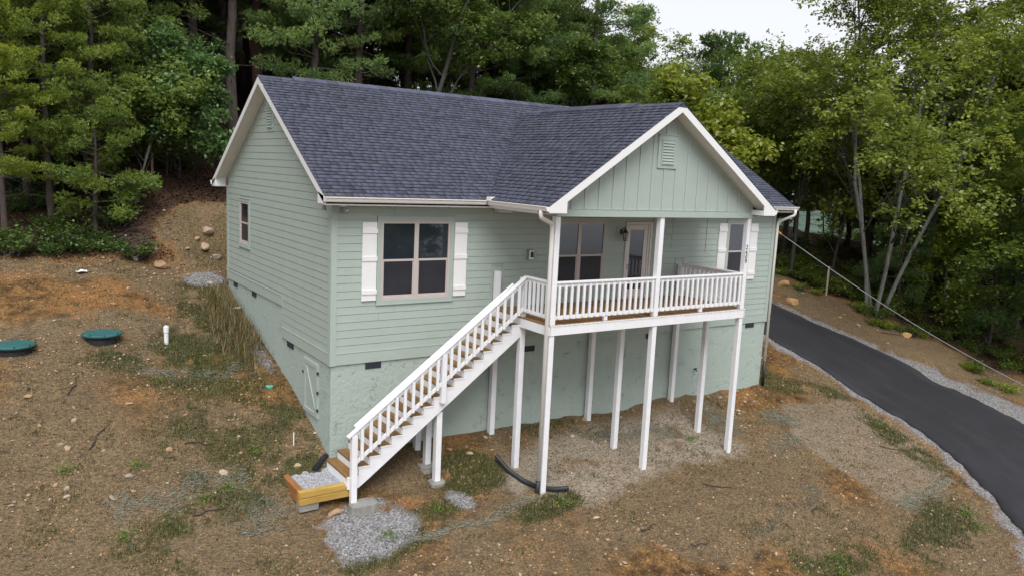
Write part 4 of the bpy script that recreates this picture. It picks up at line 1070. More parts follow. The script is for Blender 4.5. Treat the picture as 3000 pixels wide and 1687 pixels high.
# ------------------------------------------------------------------ scattered stuff: pebbles, gravel, grass, straw
def scatter(n, box, dens):
    x = RNG.uniform(box[0],box[1],n); y = RNG.uniform(box[2],box[3],n); d = dens(x,y); k = RNG.random(n) < d
    bad = (x > -.02) & (x < W+.02) & (y > -.02) & (y < L+.02); bx_ = (x > -1.2) & (x < .1) & (y > -1.35) & (y < .12)
    k &= ~bad & ~bx_ & ~in_poly(x,y,DPOLY); return x[k],y[k]
OCT = np.array([(1,0,0),(0,1,0),(-1,0,0),(0,-1,0),(0,0,1),(0,0,-.4)],float); OF = np.array([(0,1,4),(1,2,4),(2,3,4),(3,0,4),(1,0,5),(2,1,5),(3,2,5),(0,3,5)])
def pebbles(name, x, y, s, matr, label):
    n = len(x); z = height(x,y); a = RNG.uniform(0,6.28,n)
    sc_ = np.stack([s*RNG.uniform(.7,1.4,n),s*RNG.uniform(.6,1.1,n),s*RNG.uniform(.4,.9,n)],-1)
    v = OCT[None]*sc_[:,None,:]*RNG.uniform(.7,1.25,(n,6,1)); ca,sa = np.cos(a)[:,None],np.sin(a)[:,None]
    vx = v[...,0]*ca-v[...,1]*sa+x[:,None]; vy = v[...,0]*sa+v[...,1]*ca+y[:,None]; vz = v[...,2]+z[:,None]+s[:,None]*.1
    F_ = (np.arange(n)[:,None,None]*6+OF[None]).reshape(-1,3)
    return tag(obj(name,mesh_np(name,np.stack([vx,vy,vz],-1).reshape(-1,3),F_,matr,tone=np.repeat(RNG.random(n),8))),label,'stones',kind='stuff')
x,y = scatter(34000,(-9,20,-11,11),lambda x,y: (.06+.94*sstep(.48,.66,fbm(x*.7,y*.7,4,91)))*(1-.9*masks(x,y)[4])*.62)
pebbles('pebbles',x,y,.010+.050*RNG.random(len(x))**3.6,M['stone'],'small pebbles strewn over the bare yard')
x,y = scatter(90000,(-2,30,-11,11),lambda x,y: masks(x,y)[3])
pebbles('loose_gravel',x,y,.014+.022*RNG.random(len(x))**2,M['gravel'],'loose grey gravel along the driveway and below the stairs')
PYR = np.array([(1,0,-.2),(0,1,-.2),(-1,0,-.2),(0,-1,-.2),(0,0,.8)],float); PYF = np.array([(0,1,4),(1,2,4),(2,3,4),(3,0,4)])
def clods(n, box):
    def dens(x,y):
        m_ = masks(x,y); return (.30+.70*sstep(.42,.6,fbm(x*1.1,y*1.1,4,55)))*(1-.8*m_[4])*(1-m_[3])
    x,y = scatter(n,box,dens); n = len(x); z = height(x,y); s = .008+.030*RNG.random(n)**2.6; a = RNG.uniform(0,6.28,n)
    v = PYR[None]*s[:,None,None]*RNG.uniform(.6,1.3,(n,5,1)); v[:,4,:2] += RNG.normal(0,.35,(n,2))*s[:,None]; ca,sa = np.cos(a)[:,None],np.sin(a)[:,None]
    V = np.stack([v[...,0]*ca-v[...,1]*sa+x[:,None],v[...,0]*sa+v[...,1]*ca+y[:,None],v[...,2]+z[:,None]],-1).reshape(-1,3)
    cl = masks(x,y)[2]; tn = np.clip(RNG.normal(.42,.2,n)+.35*cl,0,1)
    M['clod'] = leaf_mat('soil_clods',[(.030,.019,.012),(.110,.066,.032),(.24,.145,.066),(.42,.23,.10)],0.0)
    tag(obj('soil_clods',mesh_np('soil_clods',V,(np.arange(n)[:,None,None]*5+PYF[None]).reshape(-1,3),M['clod'],tone=np.repeat(tn,4))),'crumbly brown soil clods covering the yard','soil',kind='stuff')
clods(110000,(-9,20,-10.5,11))
def blades(name, x, y, ln, wd, lean, tone, matr, label, cat, along=False):
    n = len(x); z = height(x,y); a = RNG.uniform(0,6.28,n); le = lean
    if along: a = RNG.normal(0,.55,n)+math.pi*RNG.integers(0,2,n)
    dx,dy = np.cos(a),np.sin(a); px,py = -dy,dx
    b0 = np.stack([x-px*wd,y-py*wd,z-.005],-1); b1 = np.stack([x+px*wd,y+py*wd,z-.005],-1)
    t = np.stack([x+dx*ln*np.sin(le),y+dy*ln*np.sin(le),z+ln*np.cos(le)+.004],-1)
    V = np.stack([b0,b1,t],1).reshape(-1,3); F_ = np.arange(n*3).reshape(-1,3)
    return tag(obj(name,mesh_np(name,V,F_,matr,tone=tone)),label,cat,kind='stuff')
def tufts(x, y, per, spread):
    n = len(x); return np.repeat(x,per)+RNG.normal(0,spread,n*per), np.repeat(y,per)+RNG.normal(0,spread,n*per)
def d_grass(x, y):
    m_ = masks(x,y); return (.015*(1-m_[4])+.9*np.clip(m_[0],0,1))*(1-m_[3])
x,y = scatter(150000,(-9,20,-10.5,11),d_grass)
k = len(x); x,y = tufts(x,y,7,.045); tn = np.clip(np.repeat(RNG.normal(.32,.22,k),7)+RNG.normal(0,.08,k*7),0,1)
blades('grass',x,y,.03+.10*RNG.random(len(x))**1.5,.006+.003*RNG.random(len(x)),np.abs(RNG.normal(.6,.4,len(x))),tn,M['grass'],'thin olive grass coming up through the soil','grass')
x,y = scatter(1700,(-1.9,-.05,3.6,8.9),lambda x,y: blob(-.55,6.2,.60,2.3,0,x,y)*.9)
k = len(x); x,y = tufts(x,y,6,.05); tn = np.clip(np.repeat(RNG.normal(.76,.25,k),6)+RNG.normal(0,.1,len(x)),0,1)
blades('tall_dry_grass',x,y,.14+.36*RNG.random(len(x))**1.6,.007+.004*RNG.random(len(x)),np.abs(RNG.normal(.62,.42,len(x))),tn,M['grass'],'tall dry tan grass along the left wall of the house','grass')
def d_straw(x, y):
    m_ = masks(x,y); return np.clip(.15+.85*m_[1],0,1)*(1-m_[3])*(1-m_[4])*.8
x,y = scatter(200000,(-9.5,20,-10.5,10.5),d_straw)
k = len(x); tn = np.clip(RNG.normal(.38,.33,k)+.40*masks(x,y)[5],0,1)
blades('straw_mulch',x,y,.07+.17*RNG.random(k),.004+.004*RNG.random(k),np.abs(RNG.normal(1.40,.13,k)),tn,M['straw'],'dry straw mulch and dead stems lying over the yard','straw',True)
# forest floor debris
x,y = scatter(90000,(-10,14,10,24),lambda x,y: masks(x,y)[4]*.7); k = len(x)
M['litter'] = leaf_mat('leaf_litter',[(.022,.013,.010),(.060,.034,.024),(.13,.075,.045)],.1)
blades('leaf_litter',x,y,.06+.10*RNG.random(k),.02+.02*RNG.random(k),np.abs(RNG.normal(1.35,.2,k)),RNG.random(k),M['litter'],'reddish brown leaf litter on the forest floor','leaf litter')

# erosion netting: rumpled ribbons of pale green strands
def netting(path, wid, n, seed, label):
    rr_ = np.random.default_rng(seed); P = catmull(path,40); mb_v = []; mb_f = []; tn = []
    for i in range(n*5):
        k_ = rr_.uniform(0,38); k0 = int(k_); q = P[k0]*(1-k_+k0)+P[k0+1]*(k_-k0); d = P[k0+1]-P[k0]; d = d/(np.linalg.norm(d)+1e-9)
        wob = .9*wid*math.sin(k_*.33+seed); nrm = np.array([-d[1],d[0]]); q = q+nrm*(rr_.normal(0,wid*1.1)+wob)
        t = rr_.normal(0,.7); dd = d*math.cos(t)+nrm*math.sin(t); l = rr_.uniform(.05,.17); e = q+dd*l; h0 = .008+abs(rr_.normal(0,.018))
        nn = np.array([-dd[1],dd[0]])*.0035; z0,z1 = hz(q[0],q[1])+h0,hz(e[0],e[1])+h0+rr_.normal(0,.006); base = len(mb_v)
        mb_v += [(q[0]-nn[0],q[1]-nn[1],z0),(q[0]+nn[0],q[1]+nn[1],z0+.004),(e[0]+nn[0],e[1]+nn[1],z1+.004),(e[0]-nn[0],e[1]-nn[1],z1)]
        mb_f.append((base,base+1,base+2,base+3)); tn.append(rr_.random())
    tag(obj('erosion_netting',mesh_np('erosion_netting',mb_v,mb_f,M['net'],tone=tn)),label,'netting','strips of green erosion netting')
for i,(pth,wd,n_,lab) in enumerate([
    ([(7.4,-.75),(8.3,-.95),(9.2,-1.0),(10.0,-1.15)],.10,110,'pale green netting strip lying under the middle of the porch'),
    ([(11.6,-.45),(12.0,-.9),(12.05,-1.4),(12.0,-1.8)],.20,170,'bunched green netting beside the right porch posts'),
    ([(14.4,-1.0),(14.2,-1.6),(13.9,-2.2)],.26,170,'crumpled green netting patch off the right corner of the house'),
    ([(13.4,-6.0),(14.1,-6.15),(15.2,-5.95),(16.6,-5.9)],.12,150,'netting hem along the lower edge of the straw blanket'),
    ([(.6,-2.85),(1.4,-2.9),(2.3,-2.88),(3.3,-2.7),(4.0,-2.6)],.07,110,'thin green netting line from the gravel patch towards the porch post'),
    ([(11.9,-4.7),(11.0,-5.0),(10.0,-5.1),(9.0,-5.4),(8.0,-5.7)],.10,120,'dark netting fold across the brown front yard'),
    ([(12.2,-3.0),(13.0,-2.8),(13.7,-2.7)],.16,70,'grey netting fold at the top corner of the straw blanket'),
    ([(-4.6,-.55),(-3.6,-.3),(-2.6,-.1),(-1.9,.05)],.16,130,'grey green netting fold across the left yard'),
    ([(-2.3,-1.7),(-1.9,-1.2),(-1.6,-.8)],.18,80,'pale netting clump left of the gravel box'),
    ([(-3.4,4.2),(-2.6,3.9),(-1.6,3.7),(-.6,4.1)],.12,90,'dark netting ridge between the septic lids and the house'),]): netting(pth,wd,n_,100+i,lab)

# ------------------------------------------------------------------ trees
def tube_np(Vs, Fs, path, rad, n=6):
    path = np.asarray(path,float); b = sum(len(v) for v in Vs); m_ = len(path)
    d = np.gradient(path,axis=0); d /= np.linalg.norm(d,axis=1)[:,None]+1e-9
    r = np.cross(d,[.31,.17,.93]); bad = np.linalg.norm(r,axis=1) < .2; r[bad] = np.cross(d[bad],[1,0,0]); r /= np.linalg.norm(r,axis=1)[:,None]; u = np.cross(d,r)
    t = np.arange(n)*2*math.pi/n; ring = r[:,None]*np.cos(t)[None,:,None]+u[:,None]*np.sin(t)[None,:,None]
    Vs.append((path[:,None]+ring*np.asarray(rad)[:,None,None]).reshape(-1,3))
    i = np.arange(m_-1)[:,None]*n; k = np.arange(n)[None]; k2 = (k+1)%n
    Fs.append((np.stack([i+k,i+k2,i+n+k2,i+n+k],-1)+b).reshape(-1,4))
def unit(v): return v/(np.linalg.norm(v,axis=-1,keepdims=True)+1e-9)
def tuft_mesh(name, C, out, tn, r, blades_, ln, wd, up, matr):
    """C: tuft centres; each tuft is a spray of needle blades"""
    n = len(C); c = np.repeat(C,blades_,0); o_ = np.repeat(out,blades_,0)
    d = unit(o_*.7+np.array([0,0,up])+r.normal(0,.62,(n*blades_,3))); L_ = ln*r.uniform(.6,1.25,(n*blades_,1))
    s = unit(np.cross(d,r.normal(0,1,(n*blades_,3))))*wd
    base = c+d*L_*.08; V = np.stack([base-s,base+s,c+d*L_],1).reshape(-1,3)
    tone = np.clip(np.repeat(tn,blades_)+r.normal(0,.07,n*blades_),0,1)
    return mesh_np(name,V,np.arange(n*blades_*3).reshape(-1,3),matr,tone=tone)
def pine(seed, H, cb, spread, nb, tpc, dead=8):
    r = np.random.default_rng(seed); Vs,Fs = [],[]
    zz = np.linspace(0,H,14); wx = np.cumsum(r.normal(0,.05,14))*H/16; wy = np.cumsum(r.normal(0,.05,14))*H/16; wx -= wx[0]; wy -= wy[0]
    R0 = .011*H+.02; tube_np(Vs,Fs,np.stack([wx,wy,zz-.3*(zz==0)],-1),R0*(1-zz/H)**.75*1.0+.012,8)
    at = lambda z: np.array([np.interp(z,zz,wx),np.interp(z,zz,wy),z])
    for i in range(dead):
        z = r.uniform(.12,cb+.05)*H; a = r.uniform(0,6.28); l = r.uniform(.6,2.0); p0 = at(z); d = np.array([math.cos(a),math.sin(a),r.uniform(-.2,.25)])
        pts = np.array([p0,p0+d*l*.5+r.normal(0,.06,3),p0+d*l+r.normal(0,.15,3)]); tube_np(Vs,Fs,pts,[.022,.014,.005],4)
    Cc,Oo,Tt = [],[],[]
    for i in range(nb):
        f = (i+r.random())/nb; z = (cb+(1-cb)*f**.9)*H*.985; prof = (1-f)**.62*(.35+.65*min(1,(f+.12)*3.2)); l = spread*prof*r.uniform(.65,1.15)+.25
        a = i*2.4+r.normal(0,.5); el = -.12+.75*f+r.normal(0,.13); d = np.array([math.cos(a)*math.cos(el),math.sin(a)*math.cos(el),math.sin(el)])
        p0 = at(z); pts = [p0]
        for k in (.35,.7,1.0): pts.append(p0+d*l*k+np.array([0,0,.10*l*k*k])+r.normal(0,.05*l,3)*k)
        pts = np.array(pts); tube_np(Vs,Fs,pts,np.array([.034,.024,.016,.006])*(.5+l*.25),4)
        ncl = max(3,int(l*3.3)); bt = r.normal(.5,.17)
        for c in range(ncl):
            t = r.uniform(.35,1.05)**.8; q = np.array([np.interp(t,[0,.35,.7,1.0],pts[:,j]) for j in range(3)]); side = np.cross(d,[0,0,1]); side /= np.linalg.norm(side)+1e-9
            q = q+side*r.normal(0,.26*l*(.4+.6*t))+np.array([0,0,r.uniform(0,.25)])
            tube_np(Vs,Fs,np.array([q-d*.35*l*.4-np.array([0,0,.12]),q]),[.010,.004],3)
            rad = r.uniform(.28,.55)*(.7+.3*min(1,l/2)); m_ = int(tpc*rad/.4); g = r.normal(0,1,(m_,3)); g = g/np.linalg.norm(g,axis=1)[:,None]*r.random((m_,1))**.45
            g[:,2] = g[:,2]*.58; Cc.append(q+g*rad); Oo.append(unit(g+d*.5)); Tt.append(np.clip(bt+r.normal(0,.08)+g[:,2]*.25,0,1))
    Cc,Oo,Tt = map(np.concatenate,(Cc,Oo,Tt))
    wood_ = mesh_np('pine_wood',np.concatenate(Vs),np.concatenate(Fs),M['pinebark'],smooth=True)
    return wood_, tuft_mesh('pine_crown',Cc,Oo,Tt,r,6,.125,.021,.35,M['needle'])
def broad(seed, H, cb, spread, stems, lpc, leaf, lean=0.0, droop=.25, fill=1.0, bark_='darkbark'):
    r = np.random.default_rng(seed); Vs,Fs = [],[]; tips = []; lv = []
    def grow(p, d, l, rad, lev):
        n = 5; pts = [p]; q = p.copy(); dd = d.copy()
        for i in range(n):
            dd = unit(dd+r.normal(0,.10+.05*lev,3)+np.array([0,0,.05 if lev < 3 else -.02])); q = q+dd*l/n; pts.append(q.copy())
        pts = np.array(pts); tube_np(Vs,Fs,pts,np.linspace(rad,rad*(.62 if lev < 3 else .3),n+1),8 if lev == 0 else 5 if lev < 3 else 3); lv.append(len(Fs[-1])*[0 if lev == 0 else 1])
        if lev >= 3:
            for t in (.45,.7,.9,1.0): tips.append((pts[int(t*n)],dd,l))
            return
        nc = (r.integers(4,7),r.integers(4,6),r.integers(3,6))[lev] if lev < 3 else 0
        for c in range(nc):
            t = (.45 if lev else cb)+(1-(.45 if lev else cb))*((c+r.random()*.8)/nc); b = np.array([np.interp(t*n,range(n+1),pts[:,j]) for j in range(3)])
            ax = unit(np.cross(dd,r.normal(0,1,3))); ang = r.uniform(.45,1.05); nd_ = unit(dd*math.cos(ang)+ax*math.sin(ang)+np.array([0,0,.12]))
            grow(b,nd_,l*r.uniform(.42,.62)*(1.15-.35*t if lev == 0 else 1),rad*(1-.5*t)*.55,lev+1)
        if lev < 3: grow(pts[-1],dd,l*.45,rad*.55,lev+1)
    for s in range(stems):
        a = 6.28*s/max(1,stems)+.6; tilt = lean if stems == 1 else .03+.06*r.random()+(.24 if s == stems-1 and stems > 2 else 0)
        d = unit(np.array([math.cos(a)*tilt,math.sin(a)*tilt,1.0])); off = np.array([math.cos(a)*.28,math.sin(a)*.28,-.3]) if stems > 1 else np.array([0,0,-.3])
        grow(off,d,H*.62*r.uniform(.9,1.05),(.0095*H+.01)*(1 if stems == 1 else .62),0)
    P = np.array([t[0] for t in tips]); D = np.array([t[1] for t in tips])
    keep = r.random(len(P)) < fill; P,D = P[keep],D[keep]
    n = len(P); tw = 6; per = max(2,lpc//tw); lpc = tw*per
    td = unit(r.normal(0,1,(n*tw,3))*np.array([1,1,.45])+np.repeat(D,tw,0)*.7); tl = spread*r.uniform(.35,.75,(n*tw,1)); t0 = np.repeat(P,tw,0)
    f_ = r.random((n*tw*per,1))**.7; c = np.repeat(t0,per,0)+np.repeat(td*tl,per,0)*f_+np.array([0,0,-.16*spread])*f_*f_+r.normal(0,.055,(n*tw*per,3)); N_ = len(c)
    tn = np.clip(np.repeat(r.normal(.48,.16,n),lpc)+r.normal(0,.10,N_),0,1)
    ld = unit(np.stack([r.normal(0,1,N_),r.normal(0,1,N_),r.normal(-droop,.35,N_)],-1)); nn = unit(r.normal(0,.55,(N_,3))+np.array([0,0,1.0])); sd_ = unit(np.cross(nn,ld))
    Ls = leaf*r.uniform(.7,1.35,(N_,1)); V = np.stack([c,c+ld*Ls*.45+sd_*Ls*.30,c+ld*Ls,c+ld*Ls*.45-sd_*Ls*.30],1).reshape(-1,3)
    wood_ = mesh_np('broadleaf_wood',np.concatenate(Vs),np.concatenate(Fs),[M[bark_],M['darkbark']],mi=np.concatenate(lv),smooth=True)
    return wood_, mesh_np('broadleaf_crown',V,np.arange(N_*4).reshape(-1,4),M['leaf'],tone=tn)
PINES = [pine(1,15,.20,3.4,56,46),pine(2,16,.22,3.2,56,46),pine(3,14,.16,3.5,58,46),pine(4,17,.34,3.4,48,46,14),pine(5,12,.26,3.0,46,46,8)]
SAPL = [pine(6,5.5,.14,1.9,34,40,2)]
BROADS = [broad(11,13,.30,1.3,1,84,.145,fill=.6),broad(12,14,.34,1.3,1,84,.145,.08,fill=.6,bark_='greybark'),broad(13,12,.26,1.3,2,72,.145,fill=.5),broad(14,10,.22,1.3,1,84,.15,.1,fill=.6,bark_='greybark')]
OAK = broad(21,16,.34,1.35,4,60,.155,fill=.5,bark_='greybark')
YOUNG = [broad(15,6,.22,.75,1,22,.17,.05,.6,.6),broad(16,5,.3,.7,1,20,.15,.1,.4,.7,'greybark')]
BIGLEAF = broad(17,7.5,.22,.9,2,12,.21,.1,.6,.9)
def red(w_):
    c = w_.copy(); c.materials.clear(); c.materials.append(M['redbark']); return c
def plant(name, wm, cm, x, y, s, label, group=None, tint=(1,1,1), rz=None, cat='tree', tilt=0):
    dx_,dy_ = x-CAM.x,y-CAM.y; yw = math.degrees(math.atan2(dx_,dy_)); ds_ = math.hypot(dx_,dy_)
    if SKYGAP and 41.5 < yw < 57:        # the hilltop wood is lower here
        top_ = max(v_.co.z for v_ in cm.vertices); lim = (4.5+ds_*math.tan(math.radians(rt.uniform(8.2,9.9)))-hz(x,y))/top_; s = min(s,lim)
    t = tag(empty(name,(x,y,hz(x,y)-.05),random.uniform(0,6.28) if rz is None else rz),label,cat,group); t.rotation_euler[0] = tilt; t.scale = (s,s,s*random.uniform(.95,1.08))
    for nm,me in (('trunk',wm),('crown',cm)):
        o = bpy.data.objects.new(nm,me); COL.objects.link(o); o.parent = t; o.color = tint+(1,)
    return t
rt = random.Random(17); SKYGAP = True
def tintv(base=(1,1,1), v=.15):
    k = rt.uniform(1-v,1+v); return tuple(b*k*rt.uniform(.93,1.07) for b in base)
taken = []
def ok(x, y, dmin):
    if any((x-a)**2+(y-b)**2 < dmin*dmin for a,b in taken): return False
    taken.append((x,y)); return True
G = lambda x,y: taken.append((x,y))
# individually recognisable trees
def key(kind, x, y, s, name, label, tint=(1,1,1), rz=None, tilt=0): G(x,y); plant(name,kind[0],kind[1],x,y,s,label,None,tint,rz,tilt=tilt)
key(OAK,27.0,3.2,1.0,'oak_tree','large oak of four lichen grey stems standing past the driveway',(1.45,1.35,.8),.1)
key(BROADS[1],34.6,5.0,1.25,'oak_tree','thick dark double trunk oak deeper in the wood at the right',(1.0,1.0,.9))
key(BROADS[0],35.9,.9,1.15,'oak_tree','leaning grey oak cut by the right edge of the photo',(1.15,1.15,.9),2.0,.12)
key(YOUNG[0],29.3,7.1,1.45,'young_maple','slender grey sapling with yellow green leaves right of the house',(1.5,1.35,.8))
key(YOUNG[0],20.4,9.8,1.55,'young_maple','yellow green young maple rising behind the right roof slope',(1.75,1.5,.7))
key(YOUNG[1],31.2,2.0,1.1,'young_maple','low bright green maple branch in the shade beyond the oak',(2.0,1.9,.8))
key(YOUNG[1],-1.9,12.9,1.05,'oak_tree','small olive green oak with a pale trunk left of the house',(1.15,1.2,1.0),.3)
key(BIGLEAF,-.5,14.2,.72,'magnolia_tree','blue green tree with big drooping leaves behind the left gable',(.8,1.05,1.2),2.2)
key(PINES[4],-5.7,11.8,.62,'young_pine','bright yellow green young pine at the left edge of the photo',(1.9,1.75,.75))
key(PINES[4],-4.4,12.8,.74,'young_pine','bright green bushy pine in the left foreground of the forest',(1.65,1.6,.8))
key(PINES[4],-3.0,14.0,.85,'young_pine','olive green pine just left of the big leaved tree',(1.35,1.35,.8))
key(SAPL[0],-3.3,12.0,.85,'young_pine','low spreading young pine over the undergrowth left of the house',(1.3,1.35,.8))
key((red(PINES[3][0]),PINES[3][1]),3.9,18.5,1.15,'pine_tree','tall pine with reddish bark behind the left end of the roof ridge',(.85,.9,.9))
key((red(PINES[1][0]),PINES[1][1]),11.5,19.5,1.0,'pine_tree','reddish trunked pine behind the middle of the roof',(1.0,1.05,.85))
key(PINES[0],18.0,17.5,1.05,'pine_tree','broad dark pine with spreading limbs behind the ridge junction',(1.0,1.1,.85))
key(SAPL[0],30.5,16.5,2.1,'pine_tree','pointed pine top standing against the sky left of the porch peak',(.6,.75,.6))
key(SAPL[0],36.5,18.0,2.2,'pine_tree','spindly pine top standing against the sky above the porch peak',(.6,.75,.6))
key(SAPL[0],13.0,23.0,1.7,'young_pine','bushy young pine just above the roof ridge behind the house',(1.1,1.25,1.1)); key(SAPL[0],10.4,21.5,1.5,'young_pine','small pine tucked behind the middle of the roof ridge',(1.1,1.25,1.1))
# forest behind the house and on the left
def band(n, box, kinds, sc, dmin, label, group, name, base, cond=lambda x,y: True, v=.2):
    c = 0; tries = 0
    while c < n and tries < n*60:
        tries += 1; x,y = rt.uniform(box[0],box[1]),rt.uniform(box[2],box[3])
        if not cond(x,y) or not ok(x,y,dmin): continue
        k = rt.choice(kinds); plant(name,k[0],k[1],x,y,rt.uniform(*sc),label,group,tintv(base,v)); c += 1
band(12,(-9,-1,12.8,18),PINES[:3]+[PINES[4]],(.85,1.1),1.7,'green pine in the front rows of the forest left of the house','front pines on the left','pine_tree',(1.25,1.25,.85))
band(26,(-12,9,16,28),PINES[:4],(.9,1.15),2.0,'dark pine in the dense forest behind the left half of the house','pines behind the house on the left','pine_tree',(1.15,1.3,1.3))
band(20,(7,21,15.5,28),PINES[:4],(.85,1.05),2.1,'dark pine in the forest behind the main roof','pines behind the roof','pine_tree',(1.2,1.32,1.3))
band(34,(-14,26,27,46),PINES[:4],(1.0,1.2),2.4,'tall pine far up the wooded hill','pines up the hill','pine_tree',(1.15,1.3,1.35))
band(7,(9,20,13.5,18),[BROADS[0],BROADS[2]],(.85,1.05),2.5,'leafy green tree mixed among the pines behind the roof','broadleaf trees behind the roof','broadleaf_tree',(.95,1.0,.85))
# right hand wood: sky shows above and through it
rowok = lambda x,y: (x+.55*y > 25) and seg_dist(np.array([x]),np.array([y]),DRc)[0] > 5.2
band(12,(20,31,11.5,22),[BROADS[0],BROADS[2]],(.80,1.0),2.4,'broadleaf tree in the wood right of the roof peak','broadleaf trees right of the roof','broadleaf_tree',(1.2,1.2,.9))
band(9,(24,40,6,20),PINES[:4],(.66,.80),2.2,'dark pine standing in the wood on the right','pines in the right wood','pine_tree',(1.0,1.1,.95),rowok)
band(15,(26,46,-3,20),BROADS,(.82,1.12),2.6,'broadleaf tree in the wood beyond the driveway','broadleaf trees beyond the driveway','broadleaf_tree',(1.3,1.25,.85),rowok)
band(8,(36,52,-9,10),BROADS,(1.0,1.3),2.8,'tall broadleaf tree at the far right of the wood','broadleaf trees at the far right','broadleaf_tree',(1.1,1.15,.9),rowok)
band(8,(28,44,-6,8),SAPL,(.8,1.3),1.8,'young shade pine in the undergrowth of the right wood','young pines on the right','young_pine',(.7,.85,.75),rowok)
band(16,(42,72,2,34),[BROADS[0],BROADS[2],PINES[4],PINES[2]],(.75,.95),3.2,'tree on the far brow of the hill behind the right wood','trees on the far brow','broadleaf_tree',(1.1,1.15,.9))
# trees down the valley, mirrored in the window glass
band(6,(-2,30,-48,-30),BROADS,(.9,1.2),5,'broadleaf tree down the slope in front of the house','trees down the slope','broadleaf_tree',(1.0,1.0,.9))

# brush pile of grey dead branches at the left forest edge
rb = np.random.default_rng(71); Vs,Fs = [],[]
for i in range(110):
    p = np.array([rb.normal(-2.2,.7),rb.normal(11.3,.35),0]); p[2] = hz(p[0],p[1])+abs(rb.normal(.04,.09)); a_ = rb.normal(.1,.7); d_ = np.array([math.cos(a_),math.sin(a_),rb.normal(.12,.25)]); l = rb.uniform(.2,.8)
    tube_np(Vs,Fs,np.array([p,p+d_*l*.5+rb.normal(0,.06,3),p+d_*l+rb.normal(0,.1,3)]),[.009,.006,.003],4)
bp = obj('brush_pile',mesh_np('brush_pile',np.concatenate(Vs),np.concatenate(Fs),paint('dead_wood',(.13,.12,.12),.35,.9,6,.004))); tag(bp,'heap of grey dead branches at the edge of the clay slope','brush pile',kind='stuff')
# undergrowth
def bush(seed, h, n, lpc, leaf):
    r = np.random.default_rng(seed); Vs,Fs = [],[]; P = []
    for i in range(n):
        a = r.uniform(0,6.28); l = h*r.uniform(.5,1.1); d = unit(np.array([math.cos(a)*.7,math.sin(a)*.7,r.uniform(.5,1.3)])); p = np.array([r.normal(0,.12),r.normal(0,.12),0])
        pts = np.array([p,p+d*l*.5+r.normal(0,.03,3),p+d*l+np.array([0,0,-.08*l])]); tube_np(Vs,Fs,pts,[.008,.006,.003],3); P += [pts[1],(pts[1]+pts[2])/2,pts[2]]
    P = np.array(P); c = np.repeat(P,lpc,0)+r.normal(0,.10,(len(P)*lpc,3)); N_ = len(c); c[:,2] = np.abs(c[:,2])
    ld = unit(np.stack([r.normal(0,1,N_),r.normal(0,1,N_),r.normal(-.1,.35,N_)],-1)); nn = unit(r.normal(0,.5,(N_,3))+np.array([0,0,1.])); s = unit(np.cross(nn,ld)); Ls = leaf*r.uniform(.6,1.3,(N_,1))
    V = np.stack([c,c+ld*Ls*.45+s*Ls*.32,c+ld*Ls,c+ld*Ls*.45-s*Ls*.32],1).reshape(-1,3)
    return mesh_np('bush_stems',np.concatenate(Vs),np.concatenate(Fs),M['greybark']), mesh_np('bush_leaves',V,np.arange(N_*4).reshape(-1,4),M['herb'],tone=np.clip(r.normal(.45,.2,N_),0,1))
BUSH = [bush(31,.9,22,11,.11),bush(32,.6,26,10,.09),bush(33,1.2,20,12,.12)]
def shrubs(n, cond, box, label, group, base, sc):
    c = 0; tr = 0
    while c < n and tr < n*80:
        tr += 1; x,y = rt.uniform(box[0],box[1]),rt.uniform(box[2],box[3])
        if not cond(x,y): continue
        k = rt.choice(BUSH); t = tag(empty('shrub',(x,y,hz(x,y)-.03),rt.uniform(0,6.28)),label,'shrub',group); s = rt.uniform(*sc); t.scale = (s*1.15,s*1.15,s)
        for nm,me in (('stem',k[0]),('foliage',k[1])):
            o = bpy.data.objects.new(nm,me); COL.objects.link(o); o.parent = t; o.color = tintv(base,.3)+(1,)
        c += 1
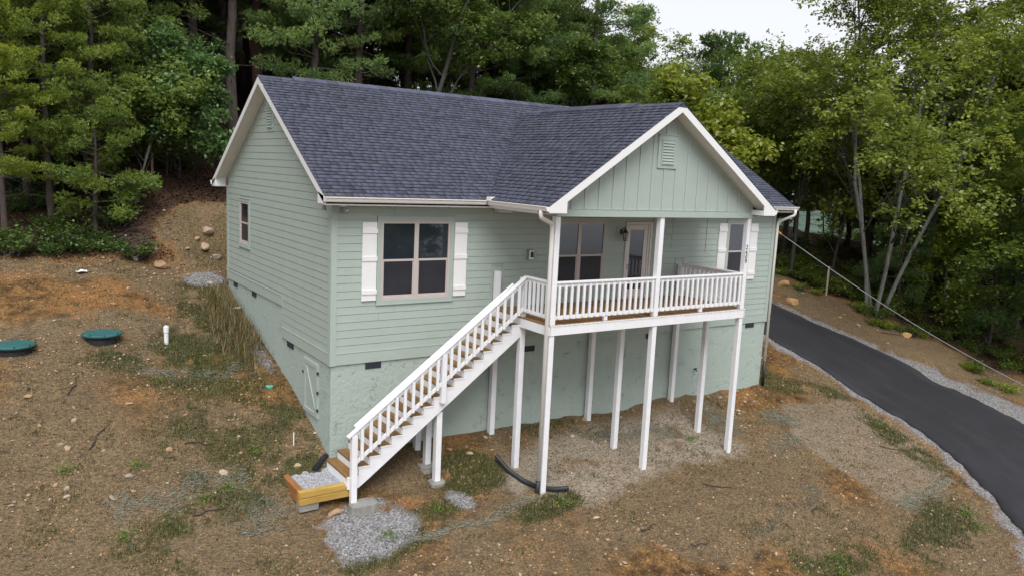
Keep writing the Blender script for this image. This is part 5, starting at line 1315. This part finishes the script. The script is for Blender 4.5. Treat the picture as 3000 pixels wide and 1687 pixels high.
frst = lambda x,y: masks(np.array([x]),np.array([y]))[4][0] > .55
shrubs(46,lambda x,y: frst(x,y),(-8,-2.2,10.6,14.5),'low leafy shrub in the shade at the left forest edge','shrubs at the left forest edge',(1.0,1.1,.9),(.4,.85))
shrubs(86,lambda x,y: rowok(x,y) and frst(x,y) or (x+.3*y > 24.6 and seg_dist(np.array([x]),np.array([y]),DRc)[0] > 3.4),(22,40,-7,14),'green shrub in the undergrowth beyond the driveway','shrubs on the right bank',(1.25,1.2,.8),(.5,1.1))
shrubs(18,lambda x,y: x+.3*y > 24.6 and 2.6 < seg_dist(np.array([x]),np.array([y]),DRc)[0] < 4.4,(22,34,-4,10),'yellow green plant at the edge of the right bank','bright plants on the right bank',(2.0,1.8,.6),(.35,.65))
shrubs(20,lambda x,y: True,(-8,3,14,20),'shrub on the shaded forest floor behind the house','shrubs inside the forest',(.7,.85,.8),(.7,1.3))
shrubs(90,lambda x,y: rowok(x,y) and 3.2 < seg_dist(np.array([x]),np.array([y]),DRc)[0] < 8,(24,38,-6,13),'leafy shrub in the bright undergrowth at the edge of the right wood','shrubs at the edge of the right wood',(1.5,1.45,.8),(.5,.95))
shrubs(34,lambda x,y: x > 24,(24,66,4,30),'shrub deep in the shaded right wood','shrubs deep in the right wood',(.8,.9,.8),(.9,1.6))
# green weeds in the yard
WEED = bush(35,.12,10,5,.07)
for x,y in ((.35,-2.55),(-2.3,-.35),(-2.9,-.55),(-3.9,.6),(-5.2,.9),(-4.4,-1.0),(9.5,-6.9),(9.2,-7.2),(15.2,-7.0),(14.8,-7.6),(4.5,-3.0),(1.7,-2.2),(-1.5,.6),(-3.0,3.6),(17.4,-3.0),(10.2,-1.6)):
    t = tag(empty('weed',(x,y,hz(x,y)),rt.uniform(0,6.28)),'small bright green weed sprouting from the bare yard','weed','weeds in the yard'); t.scale = (.65,.65,.65)
    for nm,me in (('stem',WEED[0]),('foliage',WEED[1])):
        o = bpy.data.objects.new(nm,me); COL.objects.link(o); o.parent = t; o.color = (1.6,1.7,.8,1)
